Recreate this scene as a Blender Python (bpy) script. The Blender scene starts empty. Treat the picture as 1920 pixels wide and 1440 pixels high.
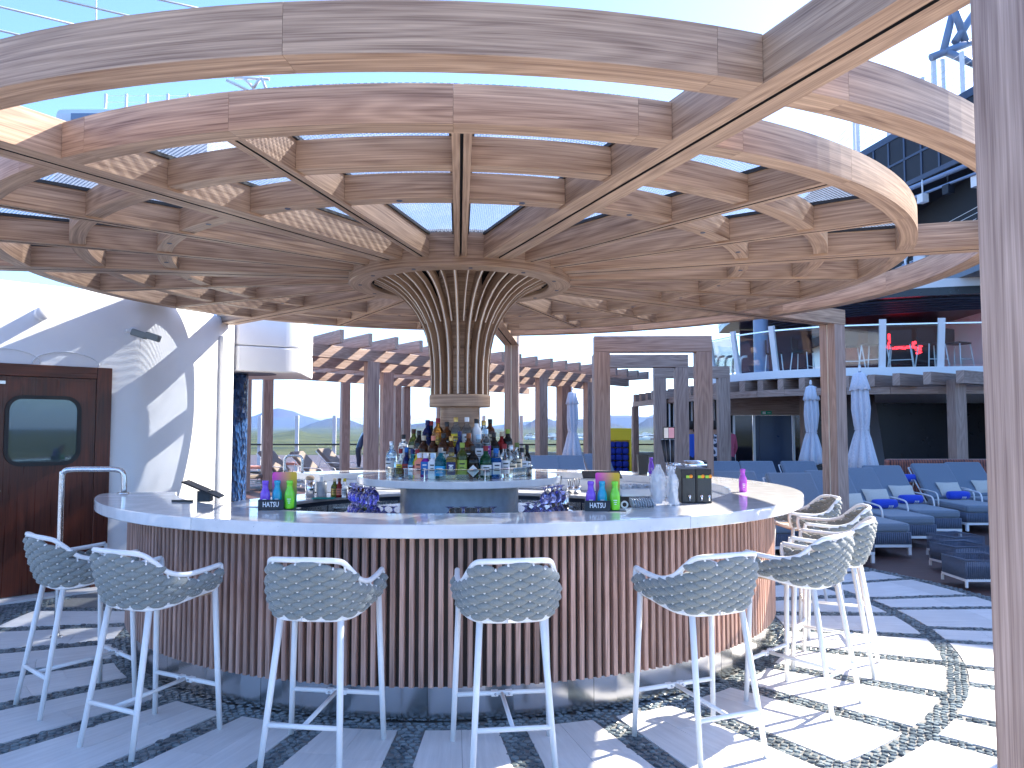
import bpy, math, random
from math import sin, cos, pi, radians as R, degrees, hypot, atan2, sqrt
from mathutils import Vector, Matrix, noise
random.seed(7)
HAZE = True
S = bpy.context.scene
C = S.collection
# ---------------------------------------------------------------- camera, light, exposure
H = 1.605
cam_d = bpy.data.cameras.new('camera'); cam = bpy.data.objects.new('camera', cam_d); C.objects.link(cam)
cam.location = (0, 0, H); cam.rotation_euler = (pi/2 + .059, 0, 0)
cam_d.sensor_width = 36; cam_d.lens = 1475/1920*36; cam_d.shift_y = -4.5/1920
cam_d.clip_start = .05; cam_d.clip_end = 60000
S.camera = cam
SUN_AZ, SUN_EL = R(34), R(36)          # azimuth of the sun counted from +X towards +Y
W = bpy.data.worlds.new('World'); S.world = W; W.use_nodes = True
wn = W.node_tree.nodes; wn.clear()
sky = wn.new('ShaderNodeTexSky'); sky.sky_type = 'NISHITA'; sky.sun_disc = False
sky.sun_elevation = SUN_EL; sky.sun_rotation = pi/2 - SUN_AZ
sky.air_density = .85; sky.dust_density = .8; sky.ozone_density = 7.0; sky.altitude = 30
bg = wn.new('ShaderNodeBackground'); bg.inputs[1].default_value = .15
wo = wn.new('ShaderNodeOutputWorld')
W.node_tree.links.new(sky.outputs[0], bg.inputs[0]); W.node_tree.links.new(bg.outputs[0], wo.inputs[0])
sd = bpy.data.lights.new('sun', 'SUN'); sd.energy = 5.0; sd.angle = R(.53); sd.color = (1, .90, .75)
sun = bpy.data.objects.new('sun', sd); C.objects.link(sun)
sdir = Vector((cos(SUN_EL)*cos(SUN_AZ), cos(SUN_EL)*sin(SUN_AZ), sin(SUN_EL)))
sun.rotation_euler = (-sdir).to_track_quat('-Z', 'Y').to_euler()
sun.location = sdir*40
S.view_settings.view_transform = 'Standard'; S.view_settings.look = 'None'
S.view_settings.gamma = 1; S.view_settings.use_curve_mapping = False
S.view_settings.exposure = 1.88
S.render.engine = 'CYCLES'
S.cycles.max_bounces = 10; S.cycles.diffuse_bounces = 5; S.cycles.glossy_bounces = 4
S.cycles.transparent_max_bounces = 24; S.cycles.transmission_bounces = 8; S.cycles.volume_bounces = 0
S.cycles.use_denoising = True; S.cycles.sample_clamp_indirect = 8
S.cycles.caustics_reflective = False; S.cycles.caustics_refractive = False

# ---------------------------------------------------------------- materials
def new_mat(name):
    m = bpy.data.materials.new(name); m.use_nodes = True
    nt = m.node_tree; b = nt.nodes['Principled BSDF']
    return m, nt, b
def nd(nt, t, **kw):
    n = nt.nodes.new(t)
    for k, v in kw.items():
        if k.startswith('i_'): n.inputs[k[2:].replace('_', ' ')].default_value = v
        else: setattr(n, k, v)
    return n
def math_(nt, op, a, b=None):
    n = nt.nodes.new('ShaderNodeMath'); n.operation = op
    for i, x in enumerate((a, b)):
        if x is None: continue
        if isinstance(x, (int, float)): n.inputs[i].default_value = x
        else: nt.links.new(x, n.inputs[i])
    return n.outputs[0]
def mixc(nt, f, a, b, blend='MIX'):
    n = nt.nodes.new('ShaderNodeMix'); n.data_type = 'RGBA'; n.blend_type = blend
    for i, x in ((0, f), (6, a), (7, b)):
        if isinstance(x, (int, float)): n.inputs[i].default_value = x
        elif isinstance(x, tuple): n.inputs[i].default_value = (x[0], x[1], x[2], 1)
        else: nt.links.new(x, n.inputs[i])
    return n.outputs[2]
def ramp(nt, fac, lo, hi):
    n = nt.nodes.new('ShaderNodeMapRange'); n.inputs[1].default_value = lo; n.inputs[2].default_value = hi
    nt.links.new(fac, n.inputs[0]); return n.outputs[0]
def bump(nt, b, h, strength=.3, dist=.01):
    n = nt.nodes.new('ShaderNodeBump'); n.inputs['Strength'].default_value = strength; n.inputs['Distance'].default_value = dist
    nt.links.new(h, n.inputs['Height']); nt.links.new(n.outputs[0], b.inputs['Normal'])
def plain(name, col, rough=.5, metal=0, var=.0, scale=8, bmp=0, coat=0, spec=None, sheen=0):
    m, nt, b = new_mat(name)
    b.inputs['Base Color'].default_value = (*col, 1); b.inputs['Roughness'].default_value = rough; b.inputs['Metallic'].default_value = metal
    if coat: b.inputs['Coat Weight'].default_value = coat
    if sheen: b.inputs['Sheen Weight'].default_value = sheen
    if spec is not None: b.inputs['Specular IOR Level'].default_value = spec
    if var or bmp:
        tc = nd(nt, 'ShaderNodeTexCoord'); no = nd(nt, 'ShaderNodeTexNoise', i_Scale=scale, i_Detail=5.0)
        nt.links.new(tc.outputs['Object'], no.inputs['Vector'])
        if var:
            c = mixc(nt, ramp(nt, no.outputs[0], .3, .7), tuple(x*(1-var) for x in col), tuple(min(1, x*(1+var)) for x in col))
            nt.links.new(c, b.inputs['Base Color'])
            nt.links.new(math_(nt, 'ADD', math_(nt, 'MULTIPLY', no.outputs[0], .16), rough-.08), b.inputs['Roughness'])
        if bmp: bump(nt, b, no.outputs[0], bmp, .004)
    return m
def wood(name, dark, light, rough=.5, ring=1.0, fine=1.0, rnd=.12):
    m, nt, b = new_mat(name)
    uv = nd(nt, 'ShaderNodeUVMap'); sp = nd(nt, 'ShaderNodeSeparateXYZ'); nt.links.new(uv.outputs[0], sp.inputs[0])
    oi = nd(nt, 'ShaderNodeObjectInfo'); rn = math_(nt, 'MULTIPLY', oi.outputs['Random'], 37.0)
    def vec(su, sv, off):
        c = nd(nt, 'ShaderNodeCombineXYZ')
        nt.links.new(math_(nt, 'ADD', math_(nt, 'MULTIPLY', sp.outputs[0], su), off), c.inputs[0])
        nt.links.new(math_(nt, 'MULTIPLY', sp.outputs[1], sv), c.inputs[1]); nt.links.new(rn, c.inputs[2]); return c.outputs[0]
    def noi(v, det=2, sc=1.0):
        n = nd(nt, 'ShaderNodeTexNoise', i_Scale=sc, i_Detail=float(det)); nt.links.new(v, n.inputs['Vector']); return n.outputs[0]
    big = noi(vec(.55, 5.0, 3.1), 1)
    rings = math_(nt, 'ADD', math_(nt, 'MULTIPLY', math_(nt, 'SINE', math_(nt, 'MULTIPLY', big, 75.0)), .5), .5)
    band = noi(vec(.9, 30.0, 7.7), 3); mid = noi(vec(1.6, 105.0, 4.4), 3)
    fin = noi(vec(5.0, 300.0, 1.3), 2)
    patch = noi(vec(.35, 2.0, 9.0), 1)
    f = math_(nt, 'ADD', math_(nt, 'MULTIPLY', rings, .13*ring), math_(nt, 'MULTIPLY', ramp(nt, band, .25, .75), .24))
    f = math_(nt, 'ADD', f, math_(nt, 'MULTIPLY', ramp(nt, fin, .3, .7), .18*fine)); f = math_(nt, 'ADD', f, math_(nt, 'MULTIPLY', ramp(nt, mid, .32, .68), .30))
    f = math_(nt, 'ADD', f, math_(nt, 'MULTIPLY', patch, .2))
    col = mixc(nt, ramp(nt, f, .16, .86), dark, light)
    hv = nd(nt, 'ShaderNodeHueSaturation'); nt.links.new(col, hv.inputs['Color'])
    nt.links.new(math_(nt, 'ADD', math_(nt, 'MULTIPLY', oi.outputs['Random'], 2*rnd), 1-rnd), hv.inputs['Value'])
    nt.links.new(hv.outputs[0], b.inputs['Base Color'])
    nt.links.new(math_(nt, 'ADD', math_(nt, 'MULTIPLY', band, .2), rough-.1), b.inputs['Roughness'])
    bump(nt, b, fin, .25, .0015)
    return m
def glassy(name, tint=(.9, .96, 1), refl=.12, rough=.02, alpha_col=None):
    """thin pane: mostly clear, some mirror, lets sunlight through"""
    m, nt, b = new_mat(name); nt.nodes.remove(b)
    tr = nd(nt, 'ShaderNodeBsdfTransparent'); tr.inputs[0].default_value = (*tint, 1)
    gl = nd(nt, 'ShaderNodeBsdfGlossy'); gl.inputs['Roughness'].default_value = rough
    fr = nd(nt, 'ShaderNodeLayerWeight'); fr.inputs[0].default_value = .25
    mx = nd(nt, 'ShaderNodeMixShader')
    nt.links.new(math_(nt, 'ADD', math_(nt, 'MULTIPLY', fr.outputs['Fresnel'], .8), refl*.3), mx.inputs[0])
    nt.links.new(tr.outputs[0], mx.inputs[1]); nt.links.new(gl.outputs[0], mx.inputs[2])
    nt.links.new(mx.outputs[0], nt.nodes['Material Output'].inputs[0])
    return m
M = {}
M['oak'] = wood('oak laminate', (.13, .062, .034), (.57, .39, .265), rnd=.07)
M['oak_grey'] = wood('weathered oak laminate', (.135, .075, .056), (.52, .38, .315), rnd=.07)
M['oak_dark'] = wood('slatted walnut', (.17, .082, .062), (.64, .41, .33), fine=1.3, rnd=.22)
M['mahogany'] = wood('mahogany door wood', (.022, .005, .003), (.13, .030, .014), rough=.3, rnd=.03)
M['teak'] = wood('dark composite deck', (.05, .022, .018), (.11, .055, .045), rough=.5)
M['black'] = plain('black rubber', (.012, .012, .014), .45)
M['void'] = plain('dark recess', (.01, .01, .012), .8)
M['panel'] = plain('dark bar backing', (.035, .022, .018), .6, var=.2)
M['white'] = plain('white ship paint', (.76, .78, .81), .35, var=.02, scale=3, bmp=.04)
M['white_metal'] = plain('white powder coat', (.80, .80, .80), .38, var=.02, scale=20)
M['steel'] = plain('brushed steel', (.62, .63, .64), .25, 1, var=.08, scale=40)
M['chrome'] = plain('polished steel', (.75, .76, .78), .08, 1)
M['led'] = plain('pale edge strip', (.78, .74, .66), .4)
M['dark_metal'] = plain('dark painted steel', (.03, .05, .10), .35, var=.1)
M['navy'] = plain('navy panel', (.02, .045, .11), .3, var=.12, scale=2)
M['blackglass'] = plain('tinted dark glass', (.008, .012, .02), .06, spec=.7)
M['glass'] = glassy('clear glass', (.93, .98, .98))
M['rope'] = None
def quartz():
    m, nt, b = new_mat('white quartz'); tc = nd(nt, 'ShaderNodeTexCoord')
    v = nd(nt, 'ShaderNodeTexVoronoi', i_Scale=42.0); nt.links.new(tc.outputs['Object'], v.inputs['Vector'])
    n = nd(nt, 'ShaderNodeTexNoise', i_Scale=9.0, i_Detail=6.0); nt.links.new(tc.outputs['Object'], n.inputs['Vector'])
    n2 = nd(nt, 'ShaderNodeTexNoise', i_Scale=70.0, i_Detail=3.0); nt.links.new(tc.outputs['Object'], n2.inputs['Vector'])
    sp = ramp(nt, v.outputs['Distance'], .16, .08); sp = math_(nt, 'MULTIPLY', sp, ramp(nt, n2.outputs[0], .5, .62))
    c = mixc(nt, ramp(nt, n.outputs[0], .35, .7), (.70, .715, .74), (.79, .80, .815))
    c = mixc(nt, math_(nt, 'MULTIPLY', sp, .75), c, (.33, .36, .42))
    nt.links.new(c, b.inputs['Base Color']); nt.links.new(math_(nt, 'ADD', math_(nt, 'MULTIPLY', ramp(nt, n.outputs[0], .4, .75), .08), .04), b.inputs['Roughness'])
    b.inputs['Specular IOR Level'].default_value = .6
    return m
M['quartz'] = quartz()
def fabric(name, a, bcol, scale=260, rough=.9):
    m, nt, b = new_mat(name); tc = nd(nt, 'ShaderNodeTexCoord')
    n = nd(nt, 'ShaderNodeTexNoise', i_Scale=float(scale), i_Detail=2.0); nt.links.new(tc.outputs['Object'], n.inputs['Vector'])
    w = nd(nt, 'ShaderNodeTexWave', i_Scale=float(scale)*.45, i_Distortion=3.0); nt.links.new(tc.outputs['Object'], w.inputs['Vector'])
    f = math_(nt, 'ADD', math_(nt, 'MULTIPLY', n.outputs[0], .6), math_(nt, 'MULTIPLY', w.outputs['Fac'], .4))
    nt.links.new(mixc(nt, ramp(nt, f, .25, .75), a, bcol), b.inputs['Base Color'])
    b.inputs['Roughness'].default_value = rough; b.inputs['Sheen Weight'].default_value = .25
    bump(nt, b, f, .35, .002)
    return m
M['rope'] = fabric('grey woven rope', (.125, .145, .145), (.31, .33, .315))
M['tan'] = fabric('tan cushion', (.45, .30, .19), (.62, .44, .30))
M['lounge'] = fabric('grey lounger fabric', (.11, .145, .195), (.21, .26, .32), 160)
M['kick'] = plain('brushed kick plate', (.42, .43, .45), .17, 1)
M['base_rope'] = fabric('slate rope', (.06, .085, .14), (.14, .18, .26), 120)
M['canvas'] = fabric('pale umbrella canvas', (.55, .58, .66), (.68, .70, .77), 60)
M['cream'] = fabric('cream pillow', (.5, .47, .40), (.68, .64, .57), 90)
M['towel'] = fabric('blue towel', (.01, .04, .42), (.02, .08, .62), 90)
M['brown_fab'] = fabric('taupe cushion', (.13, .105, .09), (.22, .18, .16), 120)

# ---------------------------------------------------------------- mesh builder
class MB:
    def __init__(s): s.v = []; s.f = []; s.u = []; s.m = []; s.sm = []; s.mi = 0; s.smooth = False
    def face(s, idx, uv=None):
        s.f.append(tuple(idx)); s.u.append(uv or [(0, 0)]*len(idx)); s.m.append(s.mi); s.sm.append(s.smooth)
    def xf(s, n0, Mx):
        for i in range(n0, len(s.v)): s.v[i] = tuple(Mx @ Vector(s.v[i]))
        return s
    def box(s, x0, x1, y0, y1, z0, z1, g='x', Mx=None):
        n = len(s.v)
        P = [(x, y, z) for z in (z0, z1) for y in (y0, y1) for x in (x0, x1)]
        s.v += P; gi = 'xyz'.index(g)
        for q in ((0, 2, 3, 1), (4, 5, 7, 6), (0, 1, 5, 4), (2, 6, 7, 3), (0, 4, 6, 2), (1, 3, 7, 5)):
            uv = []
            for i in q:
                p = P[i]; o = [p[k] for k in range(3) if k != gi]
                uv.append((p[gi] + .37*q[0], o[0]+o[1]*1.0 + .11*q[1]))
            s.face([n+i for i in q], uv)
        if Mx is not None: s.xf(n, Mx)
        return s
    def bar(s, a, b, w, h, g=None, up=(0, 0, 1)):
        """rectangular bar from a to b, w across, h along up"""
        a, b = Vector(a), Vector(b); d = b-a; L = d.length; d.normalize(); u = Vector(up)
        r = d.cross(u)
        if r.length < 1e-4: u = Vector((1, 0, 0)); r = d.cross(u)
        r.normalize(); u = r.cross(d)
        Mx = Matrix.Translation(a) @ Matrix((d, -r, u)).transposed().to_4x4()
        return s.box(0, L, -w/2, w/2, -h/2, h/2, 'x', Mx)
    def extr(s, prof, x0, x1, Mx=None, mats=None, caps=True):
        """profile (y,z) extruded along x, profile counter-clockwise seen from +x"""
        n = len(s.v); k = len(prof)
        s.v += [(x0, y, z) for y, z in prof] + [(x1, y, z) for y, z in prof]
        acc = 0; mi0 = s.mi
        for i in range(k):
            j = (i+1) % k; L = hypot(prof[j][0]-prof[i][0], prof[j][1]-prof[i][1])
            if mats: s.mi = mats[i]
            s.face((n+i, n+j, n+k+j, n+k+i), [(x0, acc), (x0, acc+L), (x1, acc+L), (x1, acc)]); acc += L
        s.mi = mi0
        if caps:
            s.face([n+i for i in reversed(range(k))], [(prof[i][0], prof[i][1]) for i in reversed(range(k))])
            s.face([n+k+i for i in range(k)], [(prof[i][0], prof[i][1]) for i in range(k)])
        if Mx is not None: s.xf(n, Mx)
        return s
    def arc(s, r0, r1, z0, z1, a0, a1, n=None, c=(0, 0), bev=0):
        """curved bar, angles in degrees"""
        full = abs(a1-a0) >= 359.9
        n = n or max(2, int(abs(a1-a0)/3))
        b = bev
        if b: prof = [(r1-b, z0), (r1, z0+b), (r1, z1-b), (r1-b, z1), (r0+b, z1), (r0, z1-b), (r0, z0+b), (r0+b, z0)]
        else: prof = [(r1, z0), (r1, z1), (r0, z1), (r0, z0)]
        k = len(prof); base = len(s.v); N = n if full else n+1
        for i in range(N):
            a = R(a0+(a1-a0)*i/n)
            s.v += [(c[0]+r*cos(a), c[1]+r*sin(a), z) for r, z in prof]
        rm = (r0+r1)/2
        for i in range(n):
            i2 = (i+1) % N; u0 = R(a0+(a1-a0)*i/n)*rm; u1 = R(a0+(a1-a0)*(i+1)/n)*rm; acc = 0
            for p in range(k):
                q = (p+1) % k; L = hypot(prof[q][0]-prof[p][0], prof[q][1]-prof[p][1])
                s.face((base+i*k+p, base+i2*k+p, base+i2*k+q, base+i*k+q) if a1 > a0 else (base+i*k+p, base+i*k+q, base+i2*k+q, base+i2*k+p),
                       [(u0, acc), (u1, acc), (u1, acc+L), (u0, acc+L)] if a1 > a0 else [(u0, acc), (u0, acc+L), (u1, acc+L), (u1, acc)]); acc += L
        if not full:
            s.face([base+p for p in range(k)], [(x[0], x[1]) for x in prof])
            s.face([base+n*k+p for p in reversed(range(k))], [(prof[p][0], prof[p][1]) for p in reversed(range(k))])
        return s
    def tube(s, pts, r, n=8, closed=False, caps=True):
        pts = [Vector(p) for p in pts]; base = len(s.v); m = len(pts); prev = None
        rr = r if isinstance(r, (list, tuple)) else [r]*m
        L = 0
        sm = s.smooth; s.smooth = True; Ls = []
        for i, p in enumerate(pts):
            if closed: t = pts[(i+1) % m]-pts[i-1]
            else: t = pts[min(i+1, m-1)]-pts[max(i-1, 0)]
            t.normalize()
            if prev is None:
                a = Vector((0, 0, 1)) if abs(t.z) < .9 else Vector((1, 0, 0)); prev = t.cross(a).normalized()
            prev = (prev - t*prev.dot(t)).normalized(); q = t.cross(prev)
            for k in range(n):
                an = 2*pi*k/n; s.v.append(tuple(p+prev*rr[i]*cos(an)+q*rr[i]*sin(an)))
            if i: L += (pts[i]-pts[i-1]).length
            Ls.append(L)
        for i in range(m if closed else m-1):
            j = (i+1) % m
            for k in range(n):
                k2 = (k+1) % n
                s.face((base+i*n+k, base+i*n+k2, base+j*n+k2, base+j*n+k), [(Ls[i], k/n*.2), (Ls[i], (k+1)/n*.2), (Ls[j], (k+1)/n*.2), (Ls[j], k/n*.2)])
        s.smooth = sm
        if caps and not closed:
            s.face([base+k for k in reversed(range(n))]); s.face([base+(m-1)*n+k for k in range(n)])
        return s
    def lathe(s, prof, n=20, c=(0, 0, 0), a0=0, a1=360, smooth=True, Mx=None):
        base = len(s.v); full = a1-a0 >= 360; N = n if full else n+1; k = len(prof)
        sm = s.smooth; s.smooth = smooth
        for i in range(N):
            a = R(a0+(a1-a0)*i/n)
            s.v += [(c[0]+r*cos(a), c[1]+r*sin(a), c[2]+z) for r, z in prof]
        for i in range(n):
            i2 = (i+1) % N
            for p in range(k-1):
                s.face((base+i*k+p, base+i2*k+p, base+i2*k+p+1, base+i*k+p+1),
                       [(i/n, prof[p][1]), ((i+1)/n, prof[p][1]), ((i+1)/n, prof[p+1][1]), (i/n, prof[p+1][1])])
        s.smooth = sm
        if Mx is not None: s.xf(base, Mx)
        return s
    def poly(s, pts, z0, z1, scale_uv=1):
        """prism over a CCW polygon"""
        n = len(s.v); k = len(pts)
        s.v += [(x, y, z0) for x, y in pts] + [(x, y, z1) for x, y in pts]
        s.face([n+i for i in reversed(range(k))], [(pts[i][0], pts[i][1]) for i in reversed(range(k))])
        s.face([n+k+i for i in range(k)], [(pts[i][0], pts[i][1]) for i in range(k)])
        acc = 0
        for i in range(k):
            j = (i+1) % k; L = hypot(pts[j][0]-pts[i][0], pts[j][1]-pts[i][1])
            s.face((n+i, n+j, n+k+j, n+k+i), [(acc, z0), (acc+L, z0), (acc+L, z1), (acc, z1)]); acc += L
        return s
    def grid(s, P, closed_u=False, flip=False, uvs=(1, 1)):
        """P[i][j] points"""
        base = len(s.v); a = len(P); b = len(P[0])
        for row in P: s.v += [tuple(p) for p in row]
        for i in range(a if closed_u else a-1):
            i2 = (i+1) % a
            for j in range(b-1):
                q = (base+i*b+j, base+i2*b+j, base+i2*b+j+1, base+i*b+j+1)
                uv = [(i/a*uvs[0], j/b*uvs[1]), ((i+1)/a*uvs[0], j/b*uvs[1]), ((i+1)/a*uvs[0], (j+1)/b*uvs[1]), (i/a*uvs[0], (j+1)/b*uvs[1])]
                s.face(q[::-1] if flip else q, uv[::-1] if flip else uv)
        return s
    def mesh(s, name, mats):
        me = bpy.data.meshes.new(name); me.from_pydata(s.v, [], s.f)
        uvl = me.uv_layers.new(name='UVMap'); flat = [c for f in s.u for uv in f for c in uv]
        uvl.data.foreach_set('uv', flat)
        me.polygons.foreach_set('material_index', s.m); me.polygons.foreach_set('use_smooth', s.sm)
        for m in (mats if isinstance(mats, (list, tuple)) else [mats]): me.materials.append(M[m] if isinstance(m, str) else m)
        me.update(); return me
def woff(p):
    o = Vector((0, 0, 0))
    while p is not None: o += p.location; p = p.parent
    return o
def obj(name, mb, mats, parent=None, world=False, label=None, bevel=0):
    me = mb if isinstance(mb, bpy.types.Mesh) else None
    if me is None:
        if world and parent is not None:
            o_ = woff(parent); mb.v = [(x-o_.x, y-o_.y, z-o_.z) for x, y, z in mb.v]
        me = mb.mesh(name, mats)
    o = bpy.data.objects.new(name, me); C.objects.link(o); o.parent = parent
    if label: o['label'] = label
    if bevel:
        b = o.modifiers.new('bevel', 'BEVEL'); b.width = bevel; b.segments = 2; b.limit_method = 'ANGLE'; b.angle_limit = R(40)
    return o
def tag(o, label, cat, group=None):
    o['label'] = label; o['category'] = cat
    if group: o['group'] = group
    return o
def thing(name, label, cat, loc=(0, 0, 0), rotz=0, group=None):
    o = bpy.data.objects.new(name, None); C.objects.link(o); o.location = loc; o.rotation_euler = (0, 0, rotz); o.empty_display_size = .1
    return tag(o, label, cat, group)
def struct(name, mb, mats, kind='structure', label=None):
    o = obj(name, mb, mats); o['kind'] = kind
    if label: o['label'] = label
    return o
def dup(root, loc, rotz, label=None, group=None):
    r = root.copy(); C.objects.link(r); r.location = loc; r.rotation_euler = (0, 0, rotz)
    if label: r['label'] = label
    if group: r['group'] = group
    for ch in list(root.children):
        c = ch.copy(); C.objects.link(c); c.parent = r
        for g in ch.children:
            d = g.copy(); C.objects.link(d); d.parent = c
    return r
def join_box(x0, x1, y0, y1, z0, z1, g='x'): return MB().box(x0, x1, y0, y1, z0, z1, g)
def rz(a): return Matrix.Rotation(a, 4, 'Z')
def at(x, y, z=0, r=0): return Matrix.Translation((x, y, z)) @ rz(r)
X0, Y0 = -.4645, 7.01
def pol(r, a, z=0): return (X0+r*cos(R(a)), Y0+r*sin(R(a)), z)
def smooth_path(pts, n=6, closed=False):
    P = [Vector(p) for p in pts]; out = []; m = len(P)
    for i in range(m if closed else m-1):
        p0 = P[i-1] if (i or closed) else P[0]*2-P[1]; p1 = P[i]; p2 = P[(i+1) % m]
        p3 = P[(i+2) % m] if (closed or i+2 < m) else P[-1]*2-P[-2]
        for k in range(n):
            t = k/n; out.append(.5*((2*p1)+(-p0+p2)*t+(2*p0-5*p1+4*p2-p3)*t*t+(-p0+3*p1-3*p2+p3)*t**3))
    if not closed: out.append(P[-1])
    return out
# ---------------------------------------------------------------- floor
def pebble_mat():
    m, nt, b = new_mat('polished dark pebbles'); tc = nd(nt, 'ShaderNodeTexCoord')
    n = nd(nt, 'ShaderNodeTexVoronoi', i_Scale=22.0); nt.links.new(tc.outputs['Object'], n.inputs['Vector'])
    s_ = nd(nt, 'ShaderNodeSeparateXYZ'); nt.links.new(n.outputs['Color'], s_.inputs[0])
    nt.links.new(mixc(nt, s_.outputs[0], (.045, .065, .08), (.22, .27, .285)), b.inputs['Base Color'])
    b.inputs['Roughness'].default_value = .28
    return m
M['pebble'] = pebble_mat()
M['grout'] = plain('pale grout', (.18, .185, .185), .85, var=.15, scale=30)
def tile_mat():
    m, nt, b = new_mat('pale wood-look stone tile'); tc = nd(nt, 'ShaderNodeTexCoord')
    uv = nd(nt, 'ShaderNodeUVMap'); mp = nd(nt, 'ShaderNodeMapping'); mp.inputs['Scale'].default_value = (1.2, 16, 1)
    nt.links.new(uv.outputs[0], mp.inputs[0])
    oi = nd(nt, 'ShaderNodeObjectInfo'); nt.links.new(math_(nt, 'MULTIPLY', oi.outputs['Random'], 50.0), mp.inputs['Location'])
    n = nd(nt, 'ShaderNodeTexNoise', i_Scale=2.2, i_Detail=7.0, i_Roughness=.65); nt.links.new(mp.outputs[0], n.inputs['Vector'])
    n2 = nd(nt, 'ShaderNodeTexNoise', i_Scale=3.0, i_Detail=6.0); nt.links.new(tc.outputs['Object'], n2.inputs['Vector'])
    f = math_(nt, 'ADD', math_(nt, 'MULTIPLY', n.outputs[0], .6), math_(nt, 'MULTIPLY', n2.outputs[0], .4))
    c = mixc(nt, ramp(nt, f, .36, .66), (.62, .62, .62), (.80, .80, .80))
    n3 = nd(nt, 'ShaderNodeTexNoise', i_Scale=1.3, i_Detail=8.0, i_Roughness=.75); nt.links.new(tc.outputs['Object'], n3.inputs['Vector'])
    c = mixc(nt, math_(nt, 'MULTIPLY', ramp(nt, n3.outputs[0], .62, .75), .35), c, (.36, .35, .34))
    hv = nd(nt, 'ShaderNodeHueSaturation'); nt.links.new(c, hv.inputs['Color'])
    nt.links.new(math_(nt, 'ADD', math_(nt, 'MULTIPLY', oi.outputs['Random'], .12), .92), hv.inputs['Value'])
    nt.links.new(hv.outputs[0], b.inputs['Base Color'])
    nt.links.new(math_(nt, 'ADD', math_(nt, 'MULTIPLY', f, .3), .28), b.inputs['Roughness'])
    bump(nt, b, f, .15, .002)
    return m
M['tile'] = tile_mat()
# dark deck sheet under everything, ship sized
mb = MB(); mb.box(-26, 34, -14, 48, -.5, -.030, 'x'); struct('ship_deck', mb, 'teak')
g = MB(); g.arc(2.3, 5.06, -.028, -.0075, 0, 360, 120, (X0, Y0)); struct('paving_bed', g, 'grout')
WALL = [(-9.5, 2.75), (-4.79, 7.46), (-4.14, 8.11), (-3.91, 8.34), (-3.80, 8.66), (-3.74, 9.1), (-3.68, 9.6), (-3.66, 10.0), (-3.655, 10.3)]
def wall_d(x, y):       # distance in front of the wall line (positive = bar side)
    best = 1e9
    for (ax, ay), (bx, by) in zip(WALL, WALL[1:]):
        dx, dy = bx-ax, by-ay; L = hypot(dx, dy); t = max(0, min(1, ((x-ax)*dx+(y-ay)*dy)/L/L))
        d = hypot(x-ax-dx*t, y-ay-dy*t)
        if d < best: best = d; sgn = 1 if dx*(y-ay)-dy*(x-ax) < 0 else -1
    return best*sgn
ST_IN = [-69+11.25*k for k in range(-10, 17)]
ST_OUT = sorted([-8.3-16.1*k for k in range(-5, 10)]+[-14.4-16.1*k for k in range(-5, 10)])
fl = bpy.data.objects.new('paved_floor', None); C.objects.link(fl); fl['kind'] = 'structure'
def tile_piece(r0, r1, lo, hi):
    pts = []
    for k in range(4):
        r = r0+(r1-r0)*0; a = lo(r0)+(hi(r0)-lo(r0))*k/3; pts.append((r0, a))
    q = [(r1, hi(r1)+(lo(r1)-hi(r1))*k/3) for k in range(4)]
    # outline runs along inner arc then back along the outer arc; reversed to be counter-clockwise
    P = [(X0+r*cos(R(a)), Y0+r*sin(R(a))) for r, a in (pts+q)]
    P = P[::-1]
    if min(wall_d(x, y) for x, y in P) < .26: return
    mb = MB(); n = len(mb.v); mid = R((lo(r1)+hi(r1))/2)
    mb.poly(P, -.012, 0)
    ca, sa = cos(mid), sin(mid)
    mb.u = [[((p[0]*ca+p[1]*sa), (-p[0]*sa+p[1]*ca)) if len(f) > 4 else uv for uv, p in zip(f, [(mb.v[i][0], mb.v[i][1]) for i in idx])] for f, idx in zip(mb.u, mb.f)]
    obj('tile', mb, 'tile', fl)
def off(th, w, r): return th+degrees(math.asin(w/r))
for a, b in zip(ST_IN, ST_IN[1:]):
    mid = (a+b)/2; j1 = random.uniform(3.0, 3.5); j2 = random.uniform(3.0, 3.5)
    for (lo, hi, j) in ((lambda r, a=a: off(a, .075, r), lambda r, m=mid: off(m, -.001, r), j1),
                        (lambda r, m=mid: off(m, .001, r), lambda r, b=b: off(b, -.075, r), j2)):
        tile_piece(2.725, j-.001, lo, hi); tile_piece(j+.001, 3.74, lo, hi)
for a, b in zip(ST_OUT, ST_OUT[1:]):
    if a < -160 or b > 60: continue
    lo = lambda r, a=a: off(a, .055, r); hi = lambda r, b=b: off(b, -.055, r); j = random.uniform(4.2, 4.6)
    tile_piece(3.875, j-.001, lo, hi); tile_piece(j+.001, 4.92, lo, hi)
# paving in front of the deck, behind the camera
def beyond():
    for a, b in [(-165+11.25*k, -165+11.25*(k+1)) for k in range(14)]:
        for r0, r1 in ((5.06, 6.0), (6.002, 7.2), (7.202, 8.6), (8.602, 10.2)):
            tile_piece(r0, r1, lambda r, a=a: a+.01, lambda r, b=b: b-.01)
beyond()
def in_pebble(x, y):
    r = hypot(x-X0, y-Y0); a = degrees(atan2(y-Y0, x-X0))
    wd = wall_d(x, y)
    if wd < .26: return False
    if 2.605 < r < 2.718: return True
    if 3.75 < r < 3.868: return True
    if 4.93 < r < 5.05 and (a > -40): return True
    if r < 2.6 or r > 5.05: return False
    if (a > 150 or a < -156) and 3.75 < r < 4.93: return True
    L, w = (ST_IN, .070) if r < 3.75 else (ST_OUT, .050)
    aa = a if a < 120 else a-360
    if r >= 3.75 and not (-165 < aa < 62): return False
    th = min(L, key=lambda t: abs(t-aa))
    return abs(sin(R(aa-th)))*r < w
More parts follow.
